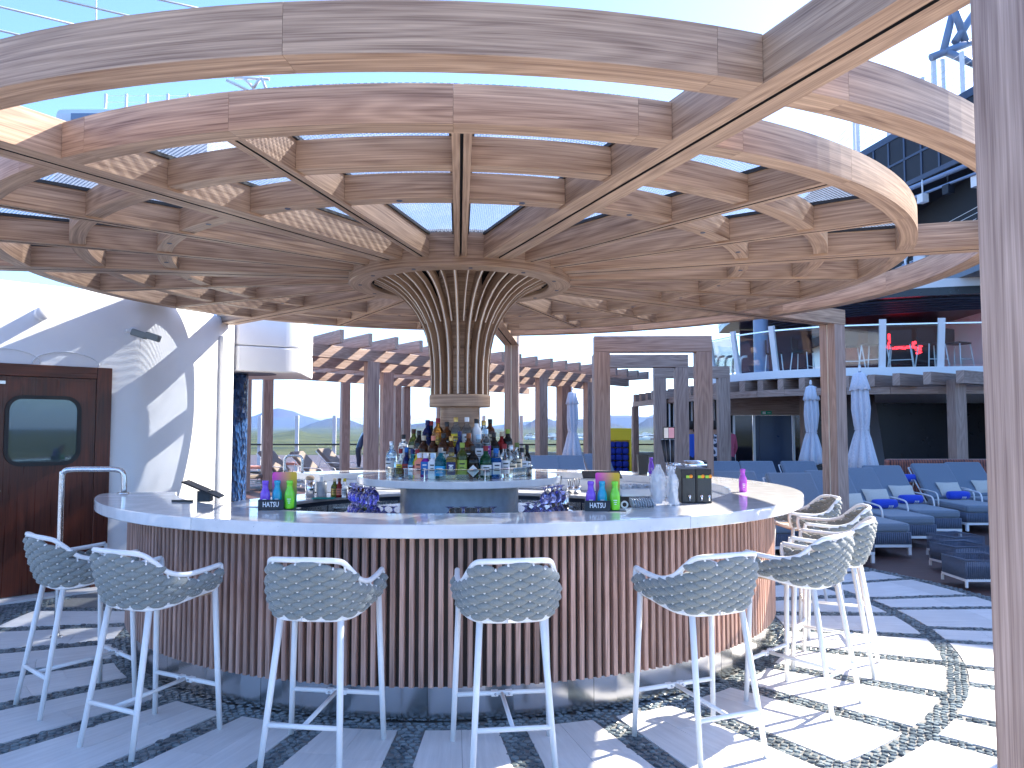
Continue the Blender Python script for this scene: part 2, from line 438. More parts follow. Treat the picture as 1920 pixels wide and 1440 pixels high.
def pebbles():
    mb = MB(); mb.smooth = False; sp = .043; rnd = random.Random(3)
    nx = int(10.4/sp)
    for i in range(nx):
        for j in range(nx):
            x = X0-5.2+i*sp+(j % 2)*sp/2+rnd.uniform(-.006, .006); y = Y0-5.2+j*sp*.92+rnd.uniform(-.006, .006)
            if y < 2.9 or y > 12 or x > 5.0: continue
            if y > Y0+3.2: continue
            if not in_pebble(x, y): continue
            a = rnd.uniform(0, pi); rx = rnd.uniform(.0205, .0265); ry = rnd.uniform(.0155, .0205); base = len(mb.v); t = rnd.uniform(-.0015, .0015)
            wob = [rnd.uniform(.86, 1.12) for _ in range(7)]
            for rr, z in ((1, -.012), (.93, -.0025), (.74, .0005)):
                for k in range(7):
                    an = 2*pi*k/7; rr_ = rr; rr = rr_*wob[k]; px, py = rx*rr*cos(an), ry*rr*sin(an)
                    mb.v.append((x+px*cos(a)-py*sin(a), y+px*sin(a)+py*cos(a), z+t)); rr = rr_
            for q in range(2):
                for k in range(7):
                    k2 = (k+1) % 7; mb.face((base+q*7+k, base+q*7+k2, base+q*7+7+k2, base+q*7+7+k))
            mb.face([base+14+k for k in range(7)])
    o = struct('pebbles', mb, 'pebble', 'stuff', 'dark polished pebbles set in bands and rays between the pale floor tiles')
pebbles()
# pale stone kerb along the foot of the white wall
mb = MB()
for (ax, ay), (bx, by) in zip(WALL[:3], WALL[1:4]):
    d = Vector((bx-ax, by-ay, 0)); L = d.length; an = atan2(d.y, d.x)
    mb.box(.0, L, -.22, -.03, -.03, .012, 'x', at(ax, ay, 0, an))
struct('stone_kerb', mb, 'tile')

# ---------------------------------------------------------------- timber canopy on its fluted column
CAN = thing('timber_canopy', 'huge round timber canopy of beams and rings spreading from a fluted column over the bar', 'canopy', (X0, Y0, 0))
MAJ = [-69+360/7*k for k in range(7)]
ZB = 2.93; HH = .185
def beam(name, r0, r1, a, w, z0, h, groove=.008):
    g = groove; w2 = w/2
    prof = [(-w2, 0), (-g, 0), (-g, .022), (g, .022), (g, 0), (w2, 0), (w2, h), (-w2, h)]
    mb = MB(); mb.extr(prof, r0, r1, Matrix.Translation((0, 0, z0)) @ rz(R(a)), mats=[0, 1, 1, 1, 0, 0, 0, 0])
    return obj(name, mb, ['oak', 'void'], CAN)
majr = {0: 5.55, 1: 5.65, 2: 5.65, 3: 5.75, 4: 4.42, 5: 5.6, 6: 5.6}
for k in range(21):
    a = -69+360/21*k
    if k % 3 == 0:
        beam('main_beam', .975, majr[k//3], a, .228, ZB, HH+.008, .010)
    else:
        beam('rib_beam', .975, 3.545, a, .094, ZB+.003, HH-.01)
def arcs(name, r0, r1, z0, z1, k0, step, nseg, w0, w1, mat='oak', ends=0):
    a0 = -69+360/21*k0; a1 = a0+360/21*step
    s0 = degrees(math.asin(w0/((r0+r1)/2))); s1 = degrees(math.asin(w1/((r0+r1)/2)))
    A, B = a0+s0, a1-s1
    cuts = [A]
    e = degrees(ends/r1)
    if ends: cuts.append(A+e)
    n = nseg
    for i in range(1, n): cuts.append(A+(B-A)*i/n)
    if ends: cuts.append(B-e)
    cuts.append(B)
    for i, (p, q) in enumerate(zip(cuts, cuts[1:])):
        gap = .0007*57.3/r1
        nm = name if not (ends and i in (0, len(cuts)-2)) else name.replace('segment', 'end_block')
        mb = MB(); mb.arc(r0, r1, z0, z1, p+(gap if i else 0), q-(gap if i < len(cuts)-2 else 0), max(2, int((q-p)/1.5)))
        obj(nm, mb, mat, CAN)
for m in range(7):
    # outer ring runs everywhere but over the white deckhouse
    if m in (0, 1, 2, 5, 6): arcs('outer_ring_segment', 4.15, 4.30, ZB, ZB+.195, 3*m, 3, 2, .115, .115, ends=.2)
    arcs('roof_ring_segment', 3.545, 3.66, ZB, ZB+.178, 3*m, 3, 3, .115, .115, ends=.17)
for k in range(21):
    w0 = .115 if k % 3 == 0 else .048; w1 = .115 if (k+1) % 3 == 0 else .048
    for r1 in (3.07, 2.49):
        arcs('cross_beam', r1-.105, r1, ZB+.016, ZB+.168, k, 1, 1, w0, w1)
# roof panes with a dotted sun screen print
def pane_mat():
    m, nt, b = new_mat('dotted roof glass'); nt.nodes.remove(b)
    tc = nd(nt, 'ShaderNodeTexCoord'); mp = nd(nt, 'ShaderNodeMapping'); mp.inputs['Rotation'].default_value = (0, 0, R(45)); nt.links.new(tc.outputs['Object'], mp.inputs[0])
    v = nd(nt, 'ShaderNodeTexVoronoi', i_Scale=46.0, i_Randomness=0.0); nt.links.new(mp.outputs[0], v.inputs['Vector'])
    dots = ramp(nt, v.outputs['Distance'], .40, .34)
    n = nd(nt, 'ShaderNodeTexNoise', i_Scale=5.0, i_Detail=6.0); nt.links.new(tc.outputs['Object'], n.inputs['Vector'])
    tr = nd(nt, 'ShaderNodeBsdfTransparent'); tr.inputs[0].default_value = (.60, .63, .68, 1)
    gl = nd(nt, 'ShaderNodeBsdfGlossy'); gl.inputs['Roughness'].default_value = .03
    df = nd(nt, 'ShaderNodeBsdfTranslucent'); df.inputs[0].default_value = (.42, .48, .58, 1)
    a = nd(nt, 'ShaderNodeMixShader'); a.inputs[0].default_value = .08; nt.links.new(tr.outputs[0], a.inputs[1]); nt.links.new(gl.outputs[0], a.inputs[2])
    s_ = nd(nt, 'ShaderNodeMixShader'); nt.links.new(a.outputs[0], s_.inputs[1]); nt.links.new(df.outputs[0], s_.inputs[2])
    nt.links.new(math_(nt, 'ADD', math_(nt, 'MULTIPLY', dots, .75), math_(nt, 'MULTIPLY', ramp(nt, n.outputs[0], .5, .8), .15)), s_.inputs[0])
    nt.links.new(s_.outputs[0], nt.nodes['Material Output'].inputs[0])
    return m
M['pane'] = pane_mat()
for k in range(21):
    a0 = -69+360/21*k; a1 = a0+360/21
    mb = MB(); mb.arc(1.0, 3.62, ZB+HH+.008, ZB+HH+.014, a0+.15, a1-.15, 10); obj('roof_pane', mb, 'pane', CAN)
    mb = MB()
    for th, sg, w in ((a0, 1, .114 if k % 3 == 0 else .047), (a1, -1, .114 if (k+1) % 3 == 0 else .047)):
        d = Matrix.Translation((0, 0, 0)) @ rz(R(th)); y0, y1 = sorted((sg*(w+.001), sg*(w+.018))); mb.box(1.01, 3.54, y0, y1, ZB+HH-.014, ZB+HH+.0065, 'x', d)
    obj('roof_gasket', mb, 'black', CAN)
# hub
mb = MB(); mb.arc(.79, .985, 2.865, 3.13, 0, 360, 96, bev=.006); obj('hub_ring', mb, 'oak', CAN)
mb = MB(); mb.lathe([(0, 3.14), (.98, 3.14), (.98, 3.15), (0, 3.17)], 48); obj('hub_cap', mb, 'panel', CAN)
mb = MB(); mb.lathe([(.788, 2.90), (.788, 3.12), (0, 3.12)], 48); obj('hub_liner', mb, 'void', CAN)
for i in range(12):
    mb = MB(); x, y = .885*cos(R(i*30+9)), .885*sin(R(i*30+9)); mb.lathe([(0, 2.862), (.013, 2.862), (.016, 2.861), (.018, 2.864), (.018, 2.868)], 12, (x, y, 0)); obj('downlight', mb, ['dark_metal'], CAN)
for k in range(21):
    a = R(-69+360/21*(k+.5)); mb = MB(); x, y = 2.44*cos(a), 2.44*sin(a); z = ZB+.016
    mb.lathe([(0, z-.001), (.012, z-.001), (.017, z-.003), (.019, z)], 12, (x, y, 0)); obj('downlight', mb, ['dark_metal'], CAN)
# fluted column
OUT = [(1.90, .262), (2.05, .262), (2.20, .268), (2.32, .283), (2.42, .305), (2.52, .343), (2.61, .393), (2.69, .452), (2.76, .52), (2.82, .60), (2.865, .69), (2.90, .775)]
def fin(name, prof, depth, t, mats, ang, glow=True):
    mb = MB(); n0 = 0; secs = []
    P = [Vector((r, z)) for z, r in prof]
    for i, p in enumerate(P):
        tv = (P[min(i+1, len(P)-1)]-P[max(i-1, 0)]).normalized(); nrm = Vector((-tv.y, tv.x))  # towards axis / upwards
        q = p+nrm*depth; q.x = max(q.x, .14)
        secs.append((p, q))
    acc = 0; t2 = t/2; t6 = t*.2
    for i, (p, q) in enumerate(secs):
        mb.v += [(p.x, -t2, p.y), (p.x, -t6, p.y), (p.x, t6, p.y), (p.x, t2, p.y), (q.x, t2, q.y), (q.x, -t2, q.y)]
        if i:
            L = (p-secs[i-1][0]).length; b0 = (i-1)*6; b1 = i*6
            for k in range(6):
                k2 = (k+1) % 6; w = (.01, .01, .01, depth, .02, depth)[k]; mb.mi = 1 if (k == 1 and glow) else 0
                mb.face((b0+k, b0+k2, b1+k2, b1+k), [(acc, k*.1), (acc, k*.1+w), (acc+L, k*.1+w), (acc+L, k*.1)])
            acc += L
    mb.mi = 0; mb.face((5, 4, 3, 2, 1, 0)); e = (len(secs)-1)*6; mb.face([e+k for k in range(6)])
    mb.xf(0, rz(R(ang))); return obj(name, mb, mats, CAN)
for i in range(20):
    fin('column_fin', OUT, .085, .024, ['oak', 'led'], -90+18*i)
MID = [(z, r-.012) for z, r in OUT if z > 2.45]
for i in range(20):
    fin('short_fin', MID, .05, .016, ['oak', 'led'], -81+18*i)
mb = MB(); mb.lathe([(.178, 1.19), (.178, 1.80)], 40); obj('column_shaft', mb, 'oak_v' if 'oak_v' in M else 'oak', CAN)
mb = MB(); mb.lathe([(.192, 1.80), (.192, 3.0)], 40); obj('column_core', mb, 'oak', CAN)
mb = MB(); mb.arc(.16, .272, 1.79, 1.897, 0, 360, 64, bev=.006); obj('column_collar', mb, 'oak', CAN)
# posts of the canopy
def post(a, r, w, y0=None):
    mb = MB(); g_ = .008
    Mx = rz(R(a)) @ Matrix.Translation((r, 0, 0))
    w2 = w/2; prof = [(-w2, -w2), (w2, -w2), (w2, w2), (-w2, w2)]
    # notch facing the hub carries a light strip
    pr = [(-w2, -w2), (w2, -w2), (w2, w2), (-w2, w2), (-w2, g_), (-w2+.015, g_), (-w2+.015, -g_), (-w2, -g_)]
    n = len(mb.v); k = len(pr); z0, z1 = 0, ZB-.001
    mb.v += [(x, y, z0) for x, y in pr]+[(x, y, z1) for x, y in pr]; acc = 0
    for i in range(k):
        j = (i+1) % k; L = hypot(pr[j][0]-pr[i][0], pr[j][1]-pr[i][1]); mb.mi = 1 if i in (4, 5, 6) else 0
        mb.face((i, j, k+j, k+i), [(z0, acc), (z0, acc+L), (z1, acc+L), (z1, acc)]); acc += L
    mb.mi = 0; mb.face([k+i for i in range(k)])
    mb.xf(0, Mx); obj('post', mb, ['oak_grey', 'led'], CAN)
post(MAJ[0], 5.30, .24); post(MAJ[1], 5.5, .22); post(MAJ[2], 5.53, .22); post(MAJ[3], 5.62, .22); post(MAJ[6], 5.45, .22)

# ---------------------------------------------------------------- the round bar
BAR = thing('round_bar', 'round bar with white quartz counter, dark vertical timber slats and steel kick plate', 'bar', (X0, Y0, 0))
A0, A1 = -162., 135.
for p, q in zip([A0, -131, -112, -90, -69, -46, -12, 30, 80], [-131, -112, -90, -69, -46, -12, 30, 80, A1]):
    mb = MB(); mb.arc(2.585, 2.60, 0, .186, p+.03, q-.03); obj('kick_plate', mb, 'kick' if 'kick' in M else 'steel', BAR)
mb = MB(); mb.arc(2.50, 2.604, .19, 1.026, A0, A1, 110); obj('front_panel', mb, 'panel', BAR)
sl = MB(); w2 = .0145
sl.extr([(-w2, 0), (-w2, -.004)] and [(-w2, .006), (-w2+.002, 0), (w2-.002, 0), (w2, .006), (w2, .036), (-w2, .036)], .192, 1.025)
# turn the extrusion upright: x -> z, profile y across, z inwards
sl.v = [(-z, y, x) for x, y, z in sl.v]
slm = sl.mesh('slat', 'oak_dark'); n_sl = int(R(A1-A0)*2.64/.0535)
i = 0
while i < n_sl:
    a = A0+.5+(A1-A0-1)*i/n_sl
    if a > 45: break
    o = obj('slat', slm, None, BAR); o.location = (2.64*cos(R(a)), 2.64*sin(R(a)), 0); o.rotation_euler = (0, 0, R(a)); i += 1
mb = MB()
while i < n_sl:
    a = A0+.5+(A1-A0-1)*i/n_sl; n = len(mb.v); mb.v += sl.v; mb.f += [tuple(k+n for k in f) for f in sl.f]; mb.u += sl.u; mb.m += sl.m; mb.sm += sl.sm
    mb.xf(n, rz(R(a)) @ Matrix.Translation((2.64, 0, 0))); i += 1
o = obj('slat_run', mb, 'oak_dark', BAR); o['kind'] = 'stuff'
# counter slabs
cuts = [A0+6.5, -118.2, -58.5, 10, 70, A1]
def slab_end():
    mb = MB(); P = []
    a1 = cuts[0]
    for k in range(9): a = R(A0+2.2+(a1-.02-A0-2.2)*k/8); P.append((2.86*cos(a), 2.86*sin(a)))
    for k in range(9): a = R(a1-.02+(A0-a1)*k/8); P.append((2.31*cos(a), 2.31*sin(a)))
    # rounded outer corner back to start
    e0 = Vector(P[-1]); e1 = Vector((2.80*cos(R(A0-.6)), 2.80*sin(R(A0-.6)))); P.append(tuple(e1))
    P.append((2.845*cos(R(A0+.35)), 2.845*sin(R(A0+.35))))
    mb.poly(P, 1.027, 1.10); obj('counter_slab', mb, 'quartz', BAR, bevel=.006)
slab_end()
for p, q in zip(cuts, cuts[1:]):
    mb = MB(); mb.arc(2.31, 2.86, 1.027, 1.10, p+.04, q-.04, int((q-p)/1.5), bev=.005); obj('counter_slab', mb, 'quartz', BAR)
mb = MB(); mb.arc(2.44, 2.50, .0, 1.026, A0+.3, A1-.3, 90); obj('inner_panel', mb, 'steel', BAR)
mb = MB(); mb.arc(2.28, 2.435, .905, 1.026, A0+.3, A1-.3, 90); obj('upstand', mb, 'white', BAR)
mb = MB(); mb.arc(1.72, 2.30, .868, .90, -148, 176, 110, bev=.004); obj('work_counter', mb, 'workstone' if 'workstone' in M else 'quartz', BAR)
mb = MB(); mb.arc(1.80, 2.30, .08, .866, -146, 174, 90); obj('under_counter', mb, 'navy_steel' if 'navy_steel' in M else 'dark_metal', BAR)
for k in range(17):
    a = -60+13.5*k; mb = MB(); mb.arc(1.785, 1.798, .14, .82, a+.25, a+13.25, 6); d_ = obj('fridge_door', mb, 'fridge' if 'fridge' in M else 'steel', BAR)
    hb = MB(); am = R(a+6.7); x, y = 1.76*cos(am), 1.76*sin(am); hb.bar((x-.12*-sin(am), y-.12*cos(am), .77), (x+.12*-sin(am), y+.12*cos(am), .77), .012, .02); obj('door_handle', hb, 'chrome', d_)
# lower flap shelf at the left end
mb = MB(); mb.box(-3.12, -2.55, 5.98, 6.28, .975, 1.01, 'x'); obj('side_shelf', mb, 'white', BAR, world=True, bevel=.008)

# ---------------------------------------------------------------- back bar island round the column
ISL = thing('bottle_island', 'round island amid the bar, white shelf with glass gallery full of bottles', 'back bar', (X0, Y0, 0))
M['drum'] = plain('pale blue-grey stone', (.50, .56, .64), .35, var=.12, scale=14)
mb = MB(); mb.lathe([(.52, .0), (.52, 1.128)], 64); obj('drum', mb, 'drum', ISL)
mb = MB(); mb.arc(.19, .89, 1.13, 1.19, 0, 360, 96, bev=.005); obj('round_shelf', mb, 'quartz', ISL)
mb = MB(); mb.arc(.525, 1.02, .83, .865, 0, 360, 64); obj('glass_shelf', mb, 'steel', ISL)
mb = MB(); mb.arc(.56, .98, .05, .828, 0, 360, 64); obj('lower_cabinet', mb, 'dark_metal', ISL)
mb = MB(); mb.arc(.19, .43, 1.192, 1.30, 0, 360, 64); obj('bottle_step', mb, 'steel', ISL)
mb = MB(); mb.arc(.19, .30, 1.302, 1.40, 0, 360, 64); obj('bottle_step', mb, 'steel', ISL)
for k in range(8):
    a = 22.5+45*k
    mb = MB(); mb.arc(.636, .644, 1.192, 1.268, a+1, a+44, 16); obj('gallery_pane', mb, 'glass', ISL)
    mb = MB(); mb.arc(.632, .648, 1.2685, 1.2735, a+.2, a+44.8, 16); obj('gallery_rail', mb, 'chrome', ISL)
    x, y = .64*cos(R(a)), .64*sin(R(a)); mb = MB(); mb.box(-.004, .004, -.004, .004, 1.191, 1.2745, 'z', at(x, y, 0, R(a))); obj('gallery_post', mb, 'chrome', ISL)

# ---------------------------------------------------------------- bar stools
UP = [(.262, .24, .868), (.270, .12, .857), (.268, .0, .853), (.252, -.09, .878), (.228, -.15, .930), (.203, -.20, .972), (.165, -.235, .986), (.085, -.252, .989), (0, -.256, .990)]
LO = [(.252, .215, .748), (.254, .11, .738), (.248, .01, .722), (.228, -.065, .708), (.198, -.118, .702), (.165, -.148, .70), (.125, -.163, .70), (.065, -.170, .70), (0, -.172, .70)]
KX = .89
UP = [(x*KX, y, z) for x, y, z in UP]; LO = [(x*KX, y, z) for x, y, z in LO]
UPf = smooth_path([(-x, y, z) for x, y, z in UP[:-1]]+[UP[-1]]+UP[-2::-1], 6)
LOf = smooth_path([(-x, y, z) for x, y, z in LO[:-1]]+[LO[-1]]+LO[-2::-1], 6)
NS = len(UPf)
midf = [(a+b)/2 for a, b in zip(UPf, LOf)]; cum = [0]
for a, b in zip(midf, midf[1:]): cum.append(cum[-1]+(b-a).length)
TOT = cum[-1]
def shell(s, d, out=0.0):
    """s metres along the shell, d metres above the lower rim"""
    s = max(0, min(TOT-1e-6, s)); i = 0
    lo, hi = 0, NS-1
    while hi-lo > 1:
        mm = (lo+hi)//2
        if cum[mm] <= s: lo = mm
        else: hi = mm
    t = (s-cum[lo])/(cum[lo+1]-cum[lo]); L = LOf[lo].lerp(LOf[lo+1], t); U = UPf[lo].lerp(UPf[lo+1], t)
    h = (U-L).length; f = d/h; p = L+(U-L)*f
    tn = (midf[lo+1]-midf[lo]).normalized(); n = tn.cross((U-L).normalized()); n.normalize()
    c = Vector((0, .03, p.z))
    if n.dot(p-c) < 0: n = -n
    return p+n*(out+.014*sin(pi*max(0, min(1, f)))), n, h
def weave():
    mb = MB(); mb.smooth = True; cs, rs = .0505, .0222; nc = int(TOT/cs); cs = TOT/nc; rnd = random.Random(5)
    for j in range(0, 16):
        for i in range(0, nc+1):
            if (i+j) % 2: continue
            s = i*cs; d = rs*(j+.8); h = shell(s, 0)[2]
            if d > h-.017: continue
            K, Q = 7, 8; base = len(mb.v); w = cs*.96; hh = .0222*rnd.uniform(.95, 1.05); tilt = rnd.uniform(-.06, .06)
            rows = []
            for k in range(K):
                an = pi*k/(K-1); xx = -cos(an)*w; rr = max(.02, sin(an))**1.15
                row = []
                for q in range(Q):
                    ph = 2*pi*q/Q; vv = rr*cos(ph)*hh+xx*tilt; th = rr*(sin(ph) if sin(ph) > 0 else sin(ph)*.6)*.030
                    dd = d+vv; p, n, _ = shell(s+xx, max(.004, min(h-.004, dd)), th)
                    row.append(tuple(p))
                rows.append(row)
            for row in rows: mb.v += row
            for k in range(K-1):
                for q in range(Q):
                    q2 = (q+1) % Q; mb.face((base+k*Q+q, base+k*Q+q2, base+(k+1)*Q+q2, base+(k+1)*Q+q))
            mb.face([base+q for q in reversed(range(Q))]); mb.face([base+(K-1)*Q+q for q in range(Q)])
    return mb
def pegs():
    mb = MB(); cs, rs = .0505, .0222; nc = int(TOT/cs); cs = TOT/nc
    for j in range(0, 16):
        for i in range(0, nc+1):
            if (i+j) % 2 == 0: continue
            s = i*cs; d = rs*(j+.8); h = shell(s, 0)[2]
            if d > h-.012: continue
            p, n, _ = shell(s, d, .0); mb.tube([p-n*.004, p+n*.0125], .0052, 5)
    for i in range(1, nc, 2):   # short ties to the rail
        h = shell(i*cs, 0)[2]; a, n, _ = shell(i*cs, h-.03); b, n, _ = shell(i*cs, h); mb.tube([a+n*.004, b], .005, 5)
        a, n, _ = shell(i*cs, .02); b, n, _ = shell(i*cs, 0); mb.tube([a+n*.004, b], .005, 5)
    return mb
def make_stool():
    t = thing('bar_stool', '', 'bar stool')
    fr = MB(); fr.tube(UPf, .0135, 10); fr.tube([p for p in LOf], .0135, 10)
    for s in (-1, 1):
        fr.tube(smooth_path([(s*.233, .24, .868), (s*.232, .246, .83), (s*.228, .236, .78), (s*.224, .215, .748)], 4), .0135, 10)
    fr.tube([(-.2, .2, .745), (.2, .2, .745)] and [(-.224, .215, .746), (0, .225, .742), (.224, .215, .746)], .012, 8)
    obj('shell_frame', fr, 'white_metal', t)
    ws = obj('woven_shell', weave(), 'rope', t); ws['kind'] = 'stuff'; wp = obj('weave_pegs', pegs(), 'white_metal', t); wp['kind'] = 'stuff'
    st = MB(); P = [(x*.93, y*.93+.005) for x, y, z in [tuple(p) for p in LOf]]+[(.204, .2), (-.204, .2)]
    st.poly([(x, y) for x, y in P], .715, .745); st.v = [tuple(v) for v in st.v]
    obj('seat', st, 'tan', t, bevel=.012)
    for s in (-1, 1):
        l = MB(); l.tube([(s*.225, .212, .748), (s*.241, .228, .3), (s*.252, .24, .0)], [.0155, .015, .014], 10); obj('leg', l, 'white_metal', t)
        l = MB(); l.tube([(s*.150, -.135, .705), (s*.172, -.193, .35), (s*.194, -.25, .0)], [.0165, .0155, .014], 10); obj('leg', l, 'white_metal', t)
    b = MB(); b.tube([(-.243, .231, .235), (.243, .231, .235)], .0125, 8)
    b.box(-.055, -.02, .214, .248, .222, .246); b.box(.02, .055, .214, .248, .222, .246)
    obj('footrest', b, 'white_metal', t)
    b = MB(); b.tube([(-.180, -.216, .215), (.180, -.216, .215)], .0125, 8)
    for s in (-1, 1): b.tube([(s*.178, -.216, .215), (s*.180, -.222, .185)], .009, 6)
    obj('rear_rail', b, 'white_metal', t)
    b = MB(); b.tube([(0, -.212, .213), (0, .226, .233)], .011, 8); obj('centre_brace', b, 'white_metal', t)
    b = MB(); b.box(-.022, .022, -.192, -.186, .692, .708); b.box(-.006, .006, -.195, -.191, .695, .705); obj('badge', b, 'steel', t)
    for s in (-1, 1):
        b = MB(); b.lathe([(0, 0), (.006, 0), (.006, .006), (0, .007)], 8, Mx=Matrix.Translation((s*.036, .213, .234)) @ Matrix.Rotation(R(90), 4, 'X')); obj('bolt', b, 'steel', t)
    return t
stool0 = make_stool()
SL = [(-133, 3.10, 'leftmost white stool with grey woven back, nearest the red-brown door', 2),
      (-117, 3.15, 'second white stool from the left, its woven back seen from the side', 0),
      (-99, 3.08, 'white woven stool at the front left of the counter, below the left bottle display', 1),
      (-81.8, 3.10, 'white woven stool straight in front of the bottle island, its back square to the viewer', -.5),
      (-63.9, 3.25, 'white woven stool at the front right, half in sun, under the counter joint', -3),
      (-45.8, 3.15, 'white woven stool on the sunny tiles turned with its side to the viewer', 0),
      (-30.5, 3.09, 'white woven stool right of the counter whose back sticks out furthest to the right', 2),
      (-13.5, 3.10, 'white woven stool in the shade by the right side, tan seat showing', 0),
      (1.5, 3.10, 'farthest of the white woven stools on the right side, its back by the timber post', 0)]
for i, (a, r, lab, tw) in enumerate(SL):
    loc = pol(r, a); rot = R(a+90+tw)
    if i == 0: s_ = stool0; s_.location = loc; s_.rotation_euler = (0, 0, rot)
    else: s_ = dup(stool0, loc, rot)
    s_['label'] = lab; s_['group'] = 'white woven bar stools around the counter'
# ---------------------------------------------------------------- land, hills, haze
def ray(px, py):
    u = (715.5-py)/1475; c, s = cos(.059), sin(.059); return Vector(((px-960)/1475, c-u*s, s+u*c))
def P(px, py, Y):
    d = ray(px, py); d = d*(Y/d.y); return Vector((d.x, d.y, d.z+H))
RID = [(15000, 2600, [(-400, 800), (200, 800), (400, 806), (440, 800), (470, 779), (500, 768), (520, 762), (545, 768), (575, 780), (600, 787), (650, 800), (760, 806), (900, 800), (1000, 790), (1100, 787), (1140, 778), (1180, 778), (1210, 781), (1230, 777), (1300, 786), (1450, 800), (2000, 790), (2600, 800)]),
       (7200, 1300, [(-400, 815), (300, 812), (520, 812), (560, 804), (590, 792), (615, 785), (630, 783), (650, 787), (690, 799), (740, 806), (780, 795), (830, 790), (900, 800), (960, 808), (985, 797), (1008, 784), (1030, 785), (1052, 799), (1072, 790), (1085, 787), (1105, 786), (1150, 794), (1185, 806), (1202, 792), (1215, 783), (1240, 778), (1300, 788), (1400, 805), (2200, 806)]),
       (2600, 600, [(-400, 822), (440, 818), (500, 818), (535, 812), (556, 807), (585, 815), (640, 822), (700, 820), (760, 812), (840, 814), (930, 819), (1100, 822), (1200, 821), (2200, 822)])]
BASE = -27.
def interp(L, x):
    if x <= L[0][0]: return L[0][1]
    for (a, b), (c, d) in zip(L, L[1:]):
        if x <= c: t = (x-a)/(c-a); t = t*t*(3-2*t)*.6+t*.4; return b+(d-b)*t
    return L[-1][1]
def land_h(th, d):
    """th bearing from +Y (rad, right positive)"""
    px = 960+1475*math.tan(max(-1.2, min(1.2, th)))
    h = 0
    for D, wd, L in RID:
        y = interp(L, px); u = (715.5-y)/1475; top = H+D/cos(max(-1.2, min(1.2, th)))*0+D*(sin(.059)+u*cos(.059))
        top -= BASE
        if abs(th) > 1.2: top *= .6
        e = d*cos(max(-1.2, min(1.2, th)))
        t = abs(e-D)/wd
        if t < 1.6: h = max(h, top*max(0, (1-t/1.6))**1.25)
    x, y = d*sin(th), d*cos(th)
    n = noise.fractal(Vector((x/900, y/900, 0)), .9, 2.1, 5)
    n2 = noise.fractal(Vector((x/160, y/160, 3)), .9, 2.1, 3)
    return BASE+h*(1+.05*n)+max(0, min(1, (d-300)/800))*(n*3.0+n2*1.0+2.5)
def land():
    mb = MB(); mb.smooth = True; ds = [45, 120, 220, 300, 380, 460, 540, 620, 700, 800, 900, 1000, 1120, 1250, 1400, 1550, 1700, 1850, 2000, 2150, 2300, 2450, 2600, 2750, 2900, 3100, 3350, 3700, 4200, 4800, 5300, 5700, 6050, 6350, 6650, 6900, 7100, 7200, 7350, 7700, 8300, 9300, 10500, 11600, 12500, 13200, 13800, 14300, 14700, 15000, 15300, 16200, 17800, 19000]
    ths = [R(-180+k*6) for k in range(23)]+[R(-42+k*.22) for k in range(int(84/.22))]+[R(42+k*6) for k in range(24)]
    G = [[(d*sin(t), d*cos(t), land_h(t, d)) for d in ds] for t in ths]
    mb.grid(G, flip=True)
    m, nt, b = new_mat('moss and heath'); tc = nd(nt, 'ShaderNodeTexCoord'); ge = nd(nt, 'ShaderNodeNewGeometry')
    n = nd(nt, 'ShaderNodeTexNoise', i_Scale=.008, i_Detail=10.0, i_Roughness=.62); nt.links.new(tc.outputs['Object'], n.inputs['Vector'])
    n2 = nd(nt, 'ShaderNodeTexNoise', i_Scale=.05, i_Detail=8.0, i_Roughness=.7); nt.links.new(tc.outputs['Object'], n2.inputs['Vector'])
    sp = nd(nt, 'ShaderNodeSeparateXYZ'); nt.links.new(ge.outputs['Position'], sp.inputs[0])
    c = mixc(nt, ramp(nt, n.outputs[0], .38, .62), (.03, .042, .018), (.115, .115, .045))
    c = mixc(nt, math_(nt, 'MULTIPLY', ramp(nt, n2.outputs[0], .5, .62), .8), c, (.022, .035, .016))
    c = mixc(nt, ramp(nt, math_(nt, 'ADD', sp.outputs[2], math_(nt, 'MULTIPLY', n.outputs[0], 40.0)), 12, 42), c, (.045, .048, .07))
    nt.links.new(c, b.inputs['Base Color']); b.inputs['Roughness'].default_value = .95; b.inputs['Specular IOR Level'].default_value = .1
    M['land'] = m; struct('hills', mb, 'land')
land()
def water():
    m, nt, b = new_mat('bay water'); b.inputs['Base Color'].default_value = (.03, .06, .075, 1); b.inputs['Roughness'].default_value = .12
    M['water'] = m; mb = MB()
    P_ = [P(x, y, 1) for x, y in ()]
    mb.box(60, 1400, 560, 1500, BASE-.5, BASE+1.6); struct('bay_water', mb, 'water')
mb = MB()
rnd = random.Random(11)
for _ in range(260):
    th = math.atan((rnd.uniform(985, 1240)-960)/1475); d = rnd.uniform(1700, 3400); x, y = d*sin(th), d*cos(th); z = land_h(th, d)
    w = rnd.uniform(5, 12); mb.mi = rnd.choice((0, 0, 0, 1)); mb.box(x-w, x+w, y-w, y+w, z-2, z+rnd.uniform(3, 7))
M['house'] = plain('distant pale houses', (.75, .74, .72), .8); M['house2'] = plain('distant roofs', (.28, .22, .2), .8)
struct('distant_town', mb, ['house', 'house2'], 'stuff', 'scatter of tiny white houses on the plain below the right hills')
hz = MB(); hz.box(-22000, 22000, -22000, 22000, -60, 520)
hm = bpy.data.materials.new('air haze'); hm.use_nodes = True; nt = hm.node_tree; nt.nodes.clear()
pv = nt.nodes.new('ShaderNodeVolumePrincipled'); pv.inputs['Color'].default_value = (.30, .48, .95, 1); pv.inputs['Density'].default_value = 3.2e-5; pv.inputs['Anisotropy'].default_value = .2
ou = nt.nodes.new('ShaderNodeOutputMaterial'); nt.links.new(pv.outputs[0], ou.inputs['Volume']); M['haze'] = hm
